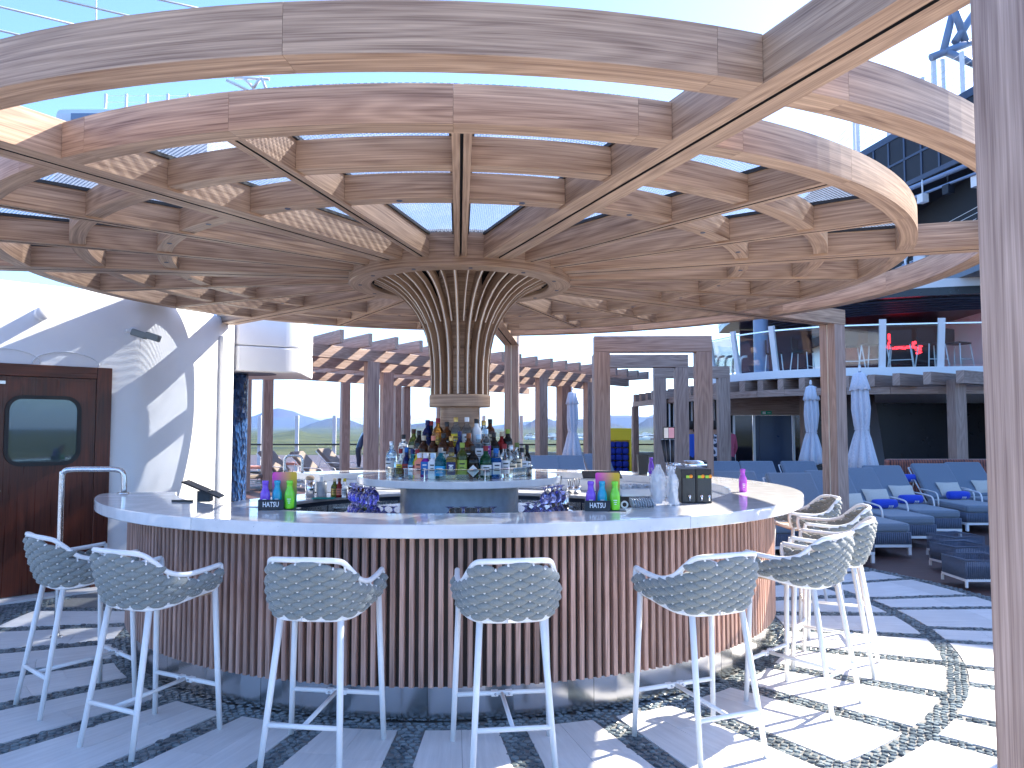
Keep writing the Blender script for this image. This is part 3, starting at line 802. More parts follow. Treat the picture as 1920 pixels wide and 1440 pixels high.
if HAZE: struct('haze', hz, 'haze', 'stuff', 'pale blue haze in the air')

# ---------------------------------------------------------------- white deckhouse on the left
DH = thing('white_deckhouse', 'white curved deckhouse wall with a red-brown door, left of the bar', 'building', (-4.14, 8.11, 0))
def wall_mesh(z0, z1, off0, off1, line):
    mb = MB()
    N = []
    for i, (x, y) in enumerate(line):
        a = Vector(line[max(0, i-1)]); b = Vector(line[min(len(line)-1, i+1)]); d = (b-a).normalized(); N.append(Vector((d.y, -d.x)))
    G = []
    e = .06
    prof = [(off1, z0), (off1, z1-e), (off1-.018, z1-.018), (off1-e, z1), (off0, z1), (off0, z0)]
    for (x, y), n in zip(line, N): G.append([(x+n.x*o, y+n.y*o, z) for o, z in prof])
    mb.grid(G, flip=True); return mb
sm = smooth_path([(x, y, 0) for x, y in WALL[1:]], 5)
line = [WALL[0]]+[(p.x, p.y) for p in sm]
mb = wall_mesh(0, 3.02, -.4, 0, line)
mb.sm = [True]*len(mb.sm); obj('wall', mb, 'white', DH, world=True)
w45 = at(-4.14, 8.11, 0, R(45))         # local x along the wall to the right/back, local -y faces the bar
fr = MB(); fr.box(-.145, 0, -.035, .02, 0, 2.22, 'z', w45); f1 = obj('door_frame', fr, 'mahogany', DH, world=True, bevel=.006)
fr = MB(); fr.box(-2.4, -.1455, -.034, .02, 2.10, 2.219, 'x', w45); obj('door_frame', fr, 'mahogany', DH, world=True, bevel=.006)
def rrect(w, h, r, n=6):
    P_ = []
    for cx, cz, a0 in ((w/2-r, h/2-r, 0), (-w/2+r, h/2-r, 90), (-w/2+r, -h/2+r, 180), (w/2-r, -h/2+r, 270)):
        for k in range(n+1): a = R(a0+90*k/n); P_.append((cx+r*cos(a), cz+r*sin(a)))
    return P_
door_bl = MB(); door_bl.box(-1.12, -.147, -.022, .01, .02, 2.098, 'z', w45); dr = obj('door', door_bl, 'mahogany', DH, world=True)
d2 = MB(); d2.box(-2.2, -1.123, -.022, .01, .02, 2.098, 'z', w45); obj('door', d2, 'mahogany', DH, world=True)
def plate(name, w, h, r, y0, y1, mat, Mx, parent, ring=None):
    mb = MB(); P1 = rrect(w, h, r); n = len(P1)
    if ring:
        P2 = rrect(w-2*ring, h-2*ring, max(.01, r-ring)); b = 0
        mb.v += [(x, y0, z) for x, z in P1]+[(x, y0, z) for x, z in P2]+[(x, y1, z) for x, z in P1]
        for k in range(n):
            k2 = (k+1) % n; mb.face((k, k2, n+k2, n+k)); mb.face((2*n+k, 2*n+k2, k2, k))
    else:
        mb.v += [(x, y0, z) for x, z in P1]; mb.face(range(n))
        mb.v += [(x, y1, z) for x, z in P1]
        for k in range(n): k2 = (k+1) % n; mb.face((n+k, n+k2, k2, k))
    mb.xf(0, Mx); return obj(name, mb, mat, parent, world=True)
Wd = at(-4.14, 8.11, 0, R(45)) @ Matrix.Translation((-.61, 0, 1.58))
M['doorglass'] = plain('dark mirror glass', (.10, .14, .15), .03, metal=.55)
plate('window_glass', .60, .62, .12, -.028, -.02, 'doorglass', Wd, dr)
plate('window_seal', .66, .68, .145, -.040, -.02, 'black', Wd, dr, ring=.035)
h_ = MB(); h_.tube([(0, 0, 0), (0, -.05, 0), (.12, -.05, 0)], .009, 8); h_.xf(0, w45 @ Matrix.Translation((-1.08, -.022, 1.02))); obj('door_handle', h_, 'chrome', dr, world=True)
h_ = MB(); h_.box(-1.30, -.95, -.06, -.036, 2.02, 2.05, 'x', w45); obj('door_closer', h_, 'steel', dr, world=True)
pl = MB(); pl.box(-.05, .05, -.10, .0, 0, 2.76, 'z', at(-3.70, 9.86, 0, R(82))); obj('wall_pilaster', pl, 'white', DH, world=True, bevel=.01)
AW = smooth_path([(-3.62, 10.36, 0), (-3.50, 10.44, 0), (-3.25, 10.60, 0), (-3.02, 10.76, 0), (-2.93, 10.92, 0), (-2.97, 11.2, 0), (-3.1, 12.2, 0)], 6)
AWp = [(p_.x, p_.y) for p_ in AW]+[(-4.6, 12.4), (-4.6, 10.9), (-3.95, 10.4)]
for z0_, z1_ in ((2.36, 2.70), (2.708, 3.22)):
    ov = MB(); ov.poly(AWp, z0_, z1_); obj('round_awning', ov, 'white', DH, world=True, bevel=.02)
ov = MB(); ov.lathe([(0, 2.357), (.30, 2.357), (.32, 2.352), (.32, 2.359)], 32, (-3.62, 10.95, 0)); obj('awning_recess', ov, 'navy', DH, world=True)
def mosaic():
    m, nt, b = new_mat('blue scale mosaic'); tc = nd(nt, 'ShaderNodeTexCoord'); mp = nd(nt, 'ShaderNodeMapping'); mp.inputs['Scale'].default_value = (1, 1, .45); nt.links.new(tc.outputs['Object'], mp.inputs[0])
    v = nd(nt, 'ShaderNodeTexVoronoi', i_Scale=26.0); nt.links.new(mp.outputs[0], v.inputs['Vector'])
    s_ = nd(nt, 'ShaderNodeSeparateXYZ'); nt.links.new(v.outputs['Color'], s_.inputs[0])
    nt.links.new(mixc(nt, s_.outputs[0], (.004, .014, .05), (.03, .09, .26)), b.inputs['Base Color']); b.inputs['Roughness'].default_value = .15
    bump(nt, b, v.outputs['Distance'], 1.0, .03); return m
M['mosaic'] = mosaic()
mp_ = MB(); mp_.lathe([(.245, 0), (.245, 2.35)], 40, (-3.985, 11.1, 0)); obj('mosaic_column', mp_, 'mosaic', DH, world=True)
# stub pipes and eyebrow mouldings
for s0, z0_ in ((-.66+.0, 2.72), (.62, 2.70)):
    q = MB(); q.lathe([(.066, 0), (.066, .075), (.062, .08), (0, .08)], 24, Mx=(w45 if s0 < 0 else at(-3.905, 8.78, 0, R(66))) @ Matrix.Translation((s0 if s0 < 0 else 0, 0, z0_-(0 if s0 < 0 else .08))) @ Matrix.Rotation(R(90), 4, 'X')); obj('stub_pipe', q, 'white', DH, world=True)
for s0, r_ in ((-.95, .30), (-.42, .30)):
    q = MB(); q.tube([tuple(w45 @ Vector((s0+r_*cos(R(a)), -.004, 2.235+r_*.42*sin(R(a))))) for a in range(0, 181, 12)], .007, 6); obj('eyebrow_moulding', q, 'white', DH, world=True)
camt = thing('security_camera', 'small grey twin security camera on a bracket high on the white wall', 'camera', tuple(P(268, 628, 8.25)))
c0 = P(268, 628, 8.25); q = MB(); q.lathe([(.045, 0), (.045, .05), (.02, .06), (.02, .12), (0, .12)], 16, Mx=Matrix.Rotation(R(90), 4, 'X') @ Matrix.Rotation(R(-30), 4, 'Y')); q.v = [(x-.07, y, z+.03) for x, y, z in q.v]
obj('bracket', q, 'white_metal', camt)
M['camgrey'] = plain('camera housing', (.16, .19, .20), .4)
for k, (dx, ln) in enumerate(((-.02, .16), (.12, .15))):
    q = MB(); q.box(-ln/2, ln/2, -.04, .04, -.035, .035, 'x', Matrix.Translation((dx+.04, -.12, -.005-.03*k)) @ Matrix.Rotation(R(18), 4, 'Y')); obj('housing', q, 'camgrey', camt, bevel=.012)
q = MB(); q.tube([(.02, -.1, -.05), (.02, -.1, -.16)], .004, 6); obj('cable', q, 'white_metal', camt)

# ---------------------------------------------------------------- slatted pergola at the back left
PG = thing('long_pergola', 'long timber pergola with many rafters and tall posts behind the bar', 'pergola', (-4, 14.4, 0))
d_ = Vector((.57, .8217, 0)); n_ = Vector((.8217, -.57, 0)); A_ = Vector((-4, 14.4, 0))
ang = atan2(d_.y, d_.x)
for off_, s0, s1 in ((0, -6, 13.6), (-1.95, -4, 15.5), (-5.8, -5, 16.5)):
    a = A_+n_*off_+d_*s0; L = s1-s0
    k = 0
    while k*4.9 < L:
        x1 = min(L, k*4.9+4.897); mb = MB(); mb.box(k*4.9, x1, -.07, .07, 2.95, 3.19, 'x', at(a.x, a.y, 0, ang)); obj('long_beam', mb, 'oak_grey', PG, world=True, bevel=.004); k += 1
rf = MB(); rf.box(-7.6, .62, -.04, .04, 3.195, 3.44, 'x'); rfm = rf.mesh('rafter', 'oak_grey')
an_ = atan2(-.82, .57)
for k in range(-9, 20):
    s_ = .1+.74*k
    o = obj('rafter', rfm, None, PG); p = A_+d_*(s_*1.0+.83*0)+n_*0; o.location = Vector((p.x, p.y, 0))-PG.location; o.rotation_euler = (0, 0, an_)
for px_, Y_, w in ((697, 16.0, .25), (1015, 21.2, .25), (1104, 23.2, .25), (725.5, 19.1, .26), (1057, 25.4, .36), (503, 20.9, .25), (464, 20.2, .2), (648, 23.2, .24), (746, 25.0, .2), (762, 25.6, .22), (826, 25.8, .2), (560-25, 27.2, .0)):
    if not w: continue
    p = P(px_, 700, Y_); mb = MB(); mb.box(-w/2, w/2, -w/2, w/2, 0, 2.948, 'z', at(p.x, p.y, 0, R(28))); obj('post', mb, 'oak_grey', PG, world=True)
# ---------------------------------------------------------------- nested timber portals
def portal(px0, px1, Y, ztop, w, lab, d=.24):
    x0, x1 = (px0-960)/1475*Y, (px1-960)/1475*Y
    t = thing('timber_portal', lab, 'portal frame', ((x0+x1)/2, Y, 0), R(-2), 'nested timber portal frames')
    hw = (x1-x0)/2
    for s in (-1, 1):
        mb = MB(); a, b = sorted((s*hw, s*(hw-w))); mb.box(a, b, 0, d, 0, ztop-w-.002, 'z'); obj('post', mb, 'oak_grey', t, bevel=.004)
    mb = MB(); mb.box(-hw, hw, 0, d, ztop-w, ztop, 'x'); obj('lintel', mb, 'oak_grey', t, bevel=.004)
portal(1115, 1336, 11.6, 2.97, .235, 'tallest and nearest of the timber portal frames behind the counter')
portal(1112, 1291, 14.6, 2.97, .235, 'middle timber portal frame seen inside the nearest one')
portal(1228, 1369, 17.5, 2.98, .26, 'farthest timber portal frame, right of the middle one')

# ---------------------------------------------------------------- closed parasols
def parasol(px, Y, ytop, lab, seed, tie=False):
    p = P(px, ytop, Y); zt = p.z; t = thing('closed_parasol', lab, 'parasol', (p.x, Y, 0), random.Random(seed).uniform(0, 6), 'closed pale parasols')
    rn = random.Random(seed); ph = [rn.uniform(-.3, .3) for _ in range(8)]
    mb = MB(); mb.tube([(0, 0, .0), (0, 0, zt+.06)], .024, 10); obj('pole', mb, 'steel', t)
    mb = MB(); mb.lathe([(0, zt+.16), (.022, zt+.14), (.028, zt+.08), (.018, zt+.03)], 12); obj('finial', mb, 'white_metal', t)
    mb = MB(); mb.lathe([(.28, 0), (.28, .05), (.06, .07), (.04, .2), (0, .2)], 24); obj('foot', mb, 'dark_metal', t)
    def skirt(prof, amp, nl=8):
        G = []
        for i in range(64):
            a = 2*pi*i/64; row = []
            for r, z, am in prof:
                f = abs(sin(nl/2*a+ph[0]))**.6; rr = r*(1-am*(1-f))+.01*sin(3*a+ph[1]+z*3)
                row.append((rr*cos(a+.1*sin(z*5+ph[2])), rr*sin(a+.1*sin(z*5+ph[2])), z+(.03*sin(nl*a+ph[3])*am*1.5)))
            G.append(row)
        m_ = MB(); m_.smooth = True; m_.grid(G, closed_u=True); return m_
    b = zt-1.62
    obj('canopy_cloth', skirt([(.03, zt, 0), (.10, zt-.05, .2), (.14, zt-.3, .6), (.158, zt-.6, .65), (.13, zt-.88, .6), (.105, zt-.97, .4), (.155, zt-1.12, .6), (.225, b+.22, .6), (.285, b, .55), (.27, b-.01, .55)], 1), 'canvas', t)
    obj('vent_flap', skirt([(.03, zt+.035, 0), (.105, zt+.0, .15), (.14, zt-.14, .25), (.175, zt-.27, .3), (.17, zt-.275, .3)], 1), 'canvas', t)
    mb = MB(); mb.tube([(.112*cos(R(a)), .112*sin(R(a)), zt-.955) for a in range(0, 360, 20)], .008, 6, closed=True)
    if tie: mb.tube(smooth_path([(.11, -.03, zt-.95), (.22, -.05, zt-.90), (.33, -.02, zt-1.05)]), .009, 6)
    obj('tie_strap', mb, 'canvas', t)
parasol(1612, 13.7, 702, 'nearest closed parasol, right of the timber canopy post', 1, True)
parasol(1520, 16.7, 726, 'closed parasol just left of the right canopy post, partly hidden by it', 2)
parasol(1073, 20, 737, 'farthest closed parasol, between the pergola posts behind the bar', 3)

# ---------------------------------------------------------------- sun loungers
def make_lounger(kind):
    t = thing('sun_lounger', '', 'sun lounger')
    cush, base, L = ('lounge', 'base_rope', 2.0) if kind == 0 else ('brown_fab', 'brown_fab', 1.9)
    fr = MB()
    for x in (-.33, .33): fr.bar((x, .02, .115), (x, L-.04, .115), .035, .035)
    fr.bar((-.33, .02, .1155), (.33, .02, .1155), .035, .035); fr.bar((-.33, L-.05, .1155), (.33, L-.05, .1155), .035, .035)
    obj('base_frame', fr, 'white_metal', t)
    for x in (-.32, .32):
        for y in (.03, L-.06): mb = MB(); mb.box(x-.02, x+.02, y-.02, y+.02, 0, .10, 'z'); obj('leg', mb, 'white_metal', t)
    if kind == 0:
        mb = MB(); mb.box(-.335, .335, .01, L-.02, .134, .285, 'x'); bs = obj('woven_base', mb, base, t, bevel=.01)
        c_ = MB()
        for k in range(26): x = -.325+.026*k; c_.tube([(x, .008, .136), (x, .008, .284)], .0105, 5)
        for k in range(70):
            y = .02+.028*k
            for x in (-.336, .336): c_.tube([(x, y, .136), (x, y, .284)], .0105, 4)
        o = obj('base_cords', c_, base, t); o['kind'] = 'stuff'
    mb = MB(); mb.box(-.33, .33, .0, 1.22, .288, .40, 'x'); obj('seat_cushion', mb, cush, t, bevel=.035)
    Bm = Matrix.Translation((0, 1.20, .33)) @ Matrix.Rotation(R(43), 4, 'X')
    mb = MB(); mb.box(-.33, .33, .03, .86, .0, .10, 'x', Bm); obj('back_cushion', mb, cush, t, bevel=.035)
    mb = MB()
    for x in (-.345, .345): mb.tube([tuple(Bm @ Vector((x, .0, -.01))), tuple(Bm @ Vector((x, .84, -.01)))], .013, 6)
    mb.tube([tuple(Bm @ Vector((-.345, .84, -.01))), tuple(Bm @ Vector((.345, .84, -.01)))], .013, 6)
    for x in (-.345, .345): mb.tube([tuple(Bm @ Vector((x, .55, -.01))), (x, L-.1, .13)], .011, 6)
    obj('back_frame', mb, 'white_metal', t)
    for x in (-.36, .36): mb = MB(); mb.tube(smooth_path([(x, .78, .30), (x, .82, .50), (x, 1.0, .54), (x, 1.42, .55)], 4), .013, 6); obj('arm_rail', mb, 'white_metal', t)
    return t
lg = make_lounger(0)
LN = [(6.25, 11.62, 0, 'grey lounger right of the nearest parasol, white pillow on its raised back'), (7.42, 12.35, 1, 'grey lounger with a raised back second from the right, a rust patterned cushion behind it'),
      (8.35, 12.9, 0, 'rightmost grey lounger by the big right timber post'), (5.47, 10.85, -1, 'grey lounger behind the nearest parasol pole'),
      (4.72, 10.05, -1, 'front grey lounger of the right row, its woven foot end lowest in the picture'), (3.98, 9.45, -2, 'grey lounger just behind the purple bottle, part hidden by the counter'),
      (3.32, 9.9, -2, 'low grey lounger left of the purple bottle behind the counter'),
      (4.02, 13.4, 0, 'leftmost grey lounger of the back row, beside the far portal frame'), (4.68, 13.4, 0, 'grey lounger in the back row before the glass doors'),
      (5.48, 13.4, 0, 'grey lounger in the back row left of the second parasol'),
      (.92, 16.5, -6, 'grey lounger left of the farthest parasol'), (1.5, 16.6, -6, 'grey lounger right under the farthest parasol'), (2.45, 17.9, -12, 'grey lounger in front of the yellow towel stand')]
for i, (x, y, r_, lab) in enumerate(LN):
    if i == 0: o = lg; o.location = (x, y, 0); o.rotation_euler = (0, 0, R(r_))
    else: o = dup(lg, (x, y, 0), R(-r_))
    o['label'] = lab; o['group'] = 'grey sun loungers by the pool deck'
lb = make_lounger(1)
for i, (px_, Y_, r_, lab) in enumerate([(478, 20.5, 60, 'taupe lounger at far left beside the blue mosaic column'), (515, 22, 75, 'taupe lounger behind the far left pergola post'), (600, 21.5, 70, 'taupe lounger seen behind the steel handrail of the far counter'), (668, 21, 75, 'taupe lounger left of the tall pergola post'), (700, 24, 70, 'taupe lounger farthest back by the rail, partly behind a post')]):
    p = P(px_, 880, Y_)
    if i == 0: o = lb; o.location = (p.x, Y_, 0); o.rotation_euler = (0, 0, R(r_))
    else: o = dup(lb, (p.x, Y_, 0), R(r_))
    o['label'] = lab; o['group'] = 'taupe loungers under the pergola'
M['orange'] = fabric('orange white towel', (.7, .16, .07), (.8, .5, .42), 30)
for px_, Y_, z_, w_ in ((480, 21.6, .55, .8), (545, 22.6, .6, 1.0)):
    p = P(px_, 870, Y_); mb = MB(); mb.box(-w_/2, w_/2, -.25, .25, z_-.05, z_+.03, 'x', at(p.x, Y_, 0)); o = obj('towel', mb, 'orange', bevel=.02)
    tag(o, 'orange and white towel lying over the %s taupe lounger' % ('leftmost' if px_ == 480 else 'second'), 'towel')
# pillows and rolled towels on the front loungers
def pillow(loc, rot, lab, mat='cream', sz=(.40, .28, .10)):
    G = []; mb = MB(); mb.smooth = True
    for i in range(13):
        row = []
        for j in range(13):
            u, v = -1+i/6, -1+j/6; k = (1-abs(u)**3)*(1-abs(v)**3)
            row.append((u*sz[0]/2*(1-.06*(1-abs(v))), v*sz[1]/2*(1-.06*(1-abs(u))), sz[2]/2*k**.6))
        G.append(row)
    mb.grid(G); mb.grid([[(x, y, -z) for x, y, z in r_] for r_ in G], flip=True)
    o = obj('pillow', mb, mat); o.location = loc; o.rotation_euler = rot; return tag(o, lab, 'pillow', 'pillows on the loungers')
def towel(loc, lab, rot=0):
    t = thing('rolled_towel', lab, 'towel', loc, rot, 'rolled blue towels on the loungers')
    mb = MB(); mb.smooth = True
    mb.lathe([(0, -.19), (.045, -.19), (.066, -.175), (.072, -.1), (.072, .1), (.066, .175), (.045, .19), (0, .19)], 18, Mx=Matrix.Rotation(R(90), 4, 'Y')); obj('roll', mb, 'towel', t)
    mb = MB()   # embroidered white emblem bands on the front
    for k, (x0, x1) in enumerate(((.03, .045), (.055, .07), (.08, .10))):
        for a0 in (195, 222, 250): mb.arc(.0725, .0745, x0, x1, a0, a0+18, 3)
    mb.xf(0, Matrix.Rotation(R(90), 4, 'Y') @ Matrix.Rotation(R(90), 4, 'Z')); obj('emblem', mb, 'white_metal', t)
for (x, y, lx, lt) in ((6.25, 11.62, 'lounger right of the nearest parasol', 1), (7.42, 12.35, 'second lounger from the right', 1), (8.35, 12.9, 'rightmost lounger', 0), (5.47, 10.85, 'lounger behind the parasol pole', 1), (4.72, 10.05, 'front lounger of the right row', 0)):
    pillow((x+.12, y+1.28, .56), (R(50), 0, R(4)), 'cream striped pillow on the %s' % lx)
    if lt: towel((x+.10, y+1.0, .475), 'rolled blue towel with white emblem on the %s' % lx, R(5))
towel((5.6, 12.6, .68), 'rolled blue towel high on the lounger back beside the parasol pole'); towel((7.0, 14.0, .72), 'rolled blue towel between two right lounger backs')
M['rust'] = fabric('rust patterned cushion', (.06, .03, .035), (.42, .13, .08), 14)
mb = MB(); mb.box(-1.0, 1.0, -.12, .12, .35, 1.02, 'x', at(8.1, 15.0, 0)); o = obj('patterned_cushion', mb, 'rust', bevel=.05); tag(o, 'rust red patterned daybed cushion behind the right loungers', 'cushion')
# low rope foot stools by the right post
def make_footstool():
    t = thing('rope_footstool', '', 'footstool'); t.scale = (.74, .74, .8)
    mb = MB()
    for x in (-.3, .3):
        mb.bar((x, -.3, .09), (x, .3, .09), .03, .03)
    mb.bar((-.3, -.3, .0905), (.3, -.3, .0905), .03, .03); mb.bar((-.3, .3, .0905), (.3, .3, .0905), .03, .03)
    obj('base_frame', mb, 'white_metal', t)
    for x in (-.3, .3):
        for y in (-.3, .3): mb = MB(); mb.box(x-.015, x+.015, y-.015, y+.015, 0, .075, 'z'); obj('leg', mb, 'white_metal', t)
    mb = MB()
    for k in range(22):
        q = -.29+.0276*k
        for s in (-.3, .3): mb.tube([(q, s, .105), (q, s*1.02, .33)], .010, 4); mb.tube([(s, q, .105), (s*1.02, q, .33)], .010, 4)
    o = obj('cord_sides', mb, 'base_rope', t); o['kind'] = 'stuff'
    mb = MB(); mb.tube([(-.31, -.31, .34), (.31, -.31, .34), (.31, .31, .34), (-.31, .31, .34)], .018, 6, closed=True); obj('top_rim', mb, 'base_rope', t)
    mb = MB(); mb.box(-.28, .28, -.28, .28, .11, .26, 'x'); obj('seat_pad', mb, 'base_rope', t, bevel=.02)
    return t
fs = make_footstool()
for i, (x, y, lab) in enumerate([(4.80, 8.25, 'nearest low slate rope footstool by the right timber post'), (5.16, 9.15, 'middle low rope footstool behind the nearest one'), (5.55, 9.95, 'farthest low rope footstool, half behind the right post')]):
    o = fs if i == 0 else dup(fs, (x, y, 0), R(8*i)); o.location = (x, y, 0); o['label'] = lab; o['group'] = 'low rope footstools'

# ---------------------------------------------------------------- buildings on the right
M['smoke'] = plain('dark soffit', (.008, .011, .02), .3, var=.1)
M['grey_blue'] = plain('blue-grey painted steel', (.20, .27, .40), .4)
LOW = thing('pool_lounge', 'low building with timber fascia, dark glass doors and a dark screen behind the loungers', 'building', (7, 20, 0))
def wbox(name, x0, x1, y0, y1, z0, z1, mat, par, g='x', bevel=0, label=None):
    return obj(name, MB().box(x0, x1, y0, y1, z0, z1, g), mat, par, world=True, bevel=bevel, label=label)
xa, xb = 5.45, 7.55
wbox('timber_fascia', xa, xb, 19.9, 20.1, 1.93, 2.60, 'oak_grey', LOW)
for i in range(5):
    x = xa+(xb-xa)/4*i
for x0, x1, mt in ((xa, xa+.16, 'void'), (xa+.20, xa+.66, 'blackglass'), (xa+.72, xa+.83, 'navy'), (xa+.84, xa+1.66, 'navy'), (xa+1.72, xb, 'blackglass')): wbox('door_panel', x0, x1, 20.02, 20.06, 0, 1.928, mt, LOW, 'z')
for x in (xa+.18, xa+.69, xa+1.69): wbox('mullion', x-.024, x+.024, 19.96, 20.02, 0, 1.929, 'white_metal', LOW, 'z')
mb = MB(); q = P(1437, 774, 19.88); mb.box(-.13, .13, -.012, .0, -.045, .045); mb.v = [(x+q.x, y+q.y, z+q.z) for x, y, z in mb.v]
M['green'] = plain('green exit plate', (.01, .35, .2), .5); ex = thing('exit_sign', 'small green emergency exit plate above the glass doors', 'sign', tuple(q)); obj('plate', mb, 'green', ex, world=True)
mb = MB(); M['whitep'] = plain('white print', (.8, .85, .8), .5)
mb.box(q.x-.10, q.x-.02, q.y-.016, q.y-.0125, q.z-.03, q.z+.03); mb.box(q.x+.02, q.x+.10, q.y-.016, q.y-.0125, q.z-.006, q.z+.006); obj('pictogram', mb, 'whitep', ex, world=True)
mb = MB(); 
wbox('dark_screen', 7.56, 13.5, 20.3, 20.4, 0, 2.62, 'smoke', LOW)
mb = MB(); a_, b_ = P(1585, 740, 20.15), P(1640, 740, 20.15); c_, e_ = P(1664, 895, 20.15), P(1585, 895, 20.15)
mb.v += [tuple(a_), tuple(b_), tuple(c_), tuple(e_)]+[(p.x, p.y+.12, p.z) for p in (a_, b_, c_, e_)]
for f in ((3, 2, 1, 0), (4, 5, 6, 7), (0, 1, 5, 4), (1, 2, 6, 5), (2, 3, 7, 6), (3, 0, 4, 7)): mb.face(f)
M['taupe_wall'] = plain('taupe wall', (.16, .16, .19), .6); obj('raked_pier', mb, 'taupe_wall', LOW, world=True)
mb = MB(); mb.v += [tuple(P(1640, 737, 17.0)), tuple(P(1920, 731, 17.0)), tuple(P(1920, 756, 20.2)), tuple(P(1640, 756, 20.2))]; mb.face((0, 1, 2, 3)); mb.v += [(x, y, z+.06) for x, y, z in mb.v[:4]]; mb.face((7, 6, 5, 4))
for k in range(4): mb.face((k, 4+k, 4+(k+1) % 4, (k+1) % 4))
obj('sloped_soffit', mb, 'white', LOW, world=True)
pb = MB(); pb.box(-5, 20, 0, .12, 0, 3, 'z')
# striped screen wall
SC = thing('striped_screen', 'screen of thin white vertical slats over black behind the portal frames', 'screen', (4.7, 22, 0))
wbox('backing', 4.1, 6.15, 22.05, 22.10, 0, 2.42, 'void', SC)
st_ = MB(); st_.box(-.018, .018, -.06, .0, 0, 2.40, 'z'); stm = st_.mesh('slat', 'white_metal')
for k in range(17): o = obj('slat', stm, None, SC); o.location = (-.55+.125*k, .03, 0)
wbox('head_beam', 3.9, 6.2, 21.9, 22.04, 2.42, 2.64, 'oak_grey', SC)
# right pergola following the curve of the deck
RP = thing('curved_pergola', 'curved timber pergola with projecting rafter ends over the right loungers', 'pergola', (6.9, 16.5, 0))
curve = smooth_path([(10.6, 16.0, 0), (8.7, 16.1, 0), (6.95, 16.35, 0), (6.0, 17.2, 0), (5.2, 18.6, 0), (4.5, 21.5, 0), (4.0, 25.6, 0)], 6)
for a, b in zip(curve[::3], curve[3::3]):
    d = (b-a); mb = MB(); mb.box(0, d.length, -.07, .07, 2.30, 2.45, 'x', at(a.x, a.y, 0, atan2(d.y, d.x))); obj('long_beam', mb, 'oak_grey', RP, world=True)
cl = [0]
for a, b in zip(curve, curve[1:]): cl.append(cl[-1]+(b-a).length)
rr = MB(); rr.box(0, 3.6, -.075, .075, 2.455, 2.70, 'x'); rrm = rr.mesh('rafter', 'oak_grey')
for px_, Y_ in ((1189, 25.6), (1200, 25), (1212, 24.3), (1224, 23.6), (1238, 22.8), (1254, 22), (1272, 21.2), (1292, 20.5), (1315, 19.8), (1340, 19.2), (1365, 18.7), (1391, 18.3), (1425, 18), (1463, 17.6), (1503, 17.2), (1545, 16.9), (1585, 16.5), (1633, 16.1), (1680, 15.7), (1738, 15.3), (1800, 14.9)):
    q = P(px_, 700, Y_); o = obj('rafter', rrm, None, RP); o.location = Vector((q.x, q.y, 0))-RP.location; o.rotation_euler = (0, 0, R(36 if px_ > 1370 else 20))
for px_, Y_, zt_, w_ in ((1795, 15.4, 2.56, .24), (1511, 19.0, 2.6, .2), (1191, 25.4, 2.3, .18)):
    p = P(px_, 800, Y_); mb = MB(); mb.box(-w_/2, w_/2, -w_/2, w_/2, 0, zt_, 'z', at(p.x, p.y, 0, R(10))); obj('post', mb, 'oak_grey', RP, world=True)
# upper terrace
UT = thing('upper_terrace', 'upper terrace with white deck edge, glass balustrade and dark round-cornered roof', 'terrace', (7, 18, 0))
edge = smooth_path([(13.5, 16.0, 0), (10.5, 16.3, 0), (8.5, 16.6, 0), (7.0, 16.95, 0), (6.2, 17.5, 0), (5.55, 18.4, 0), (5.15, 19.4, 0), (5.0, 20.6, 0)], 6)
mb = MB(); pl_ = [(p.x, p.y) for p in edge]+[(5.6, 24), (13.5, 24)]
pl_ = pl_ if sum(a[0]*b[1]-a[1]*b[0] for a, b in zip(pl_, pl_[1:]+pl_[:1])) > 0 else pl_[::-1]
mb.poly(pl_, 2.72, 2.90); obj('deck_slab', mb, 'white', UT, world=True)
el = [0]
for a, b in zip(edge, edge[1:]): el.append(el[-1]+(b-a).length)
def onedge(s):
    i = max(j for j in range(len(el)) if el[j] <= s); i = min(i, len(edge)-2); t = (s-el[i])/(el[i+1]-el[i]); d = (edge[i+1]-edge[i]).normalized(); return edge[i].lerp(edge[i+1], t), Vector((d.y, -d.x, 0))
ps = []
s_ = 1.0
while s_ < el[-1]-.1:
    p, n = onedge(s_); n = n if n.dot(Vector((-.5, -1, 0))) > 0 else -n
    b0 = p-n*.10; ps.append((b0, n))
    mb = MB(); mb.bar((b0.x, b0.y, 2.90), (b0.x+n.x*.16, b0.y+n.y*.16, 3.92), .13, .07, up=(n.x, n.y, 0)); obj('balustrade_post', mb, 'white', UT, world=True); s_ += 1.16
for (a, na), (b, nb) in zip(ps, ps[1:]):
    mb = MB(); q = [a+Vector((0, 0, 2.95)), b+Vector((0, 0, 2.95)), b+nb*.13+Vector((0, 0, 3.78)), a+na*.13+Vector((0, 0, 3.78))]
    mb.v += [tuple(v) for v in q]+[tuple(v+na*.012) for v in q]; mb.face((0, 1, 2, 3)); mb.face((7, 6, 5, 4))
    for k in range(4): mb.face((k, (k+1) % 4, 4+(k+1) % 4, 4+k))
    obj('balustrade_glass', mb, 'glass', UT, world=True)
    mb = MB(); mb.bar(tuple(q[3]+Vector((0, 0, .03))), tuple(q[2]+Vector((0, 0, .03))), .05, .03); obj('hand_rail', mb, 'steel', UT, world=True)
roof = [(6.25, 22.2), (6.3, 21.2), (6.6, 20.2), (7.1, 19.3), (7.9, 18.6), (9.0, 18.0), (10.5, 17.5), (13.5, 17.0), (13.5, 25), (6.6, 25), (6.35, 23.4)]
rs_ = smooth_path([(x, y, 0) for x, y in roof[:8]], 4); roofp = [(p.x, p.y) for p in rs_]+roof[8:]
mb = MB(); mb.poly(roofp, 4.62, 4.80); obj('roof_soffit', mb, 'smoke', UT, world=True)
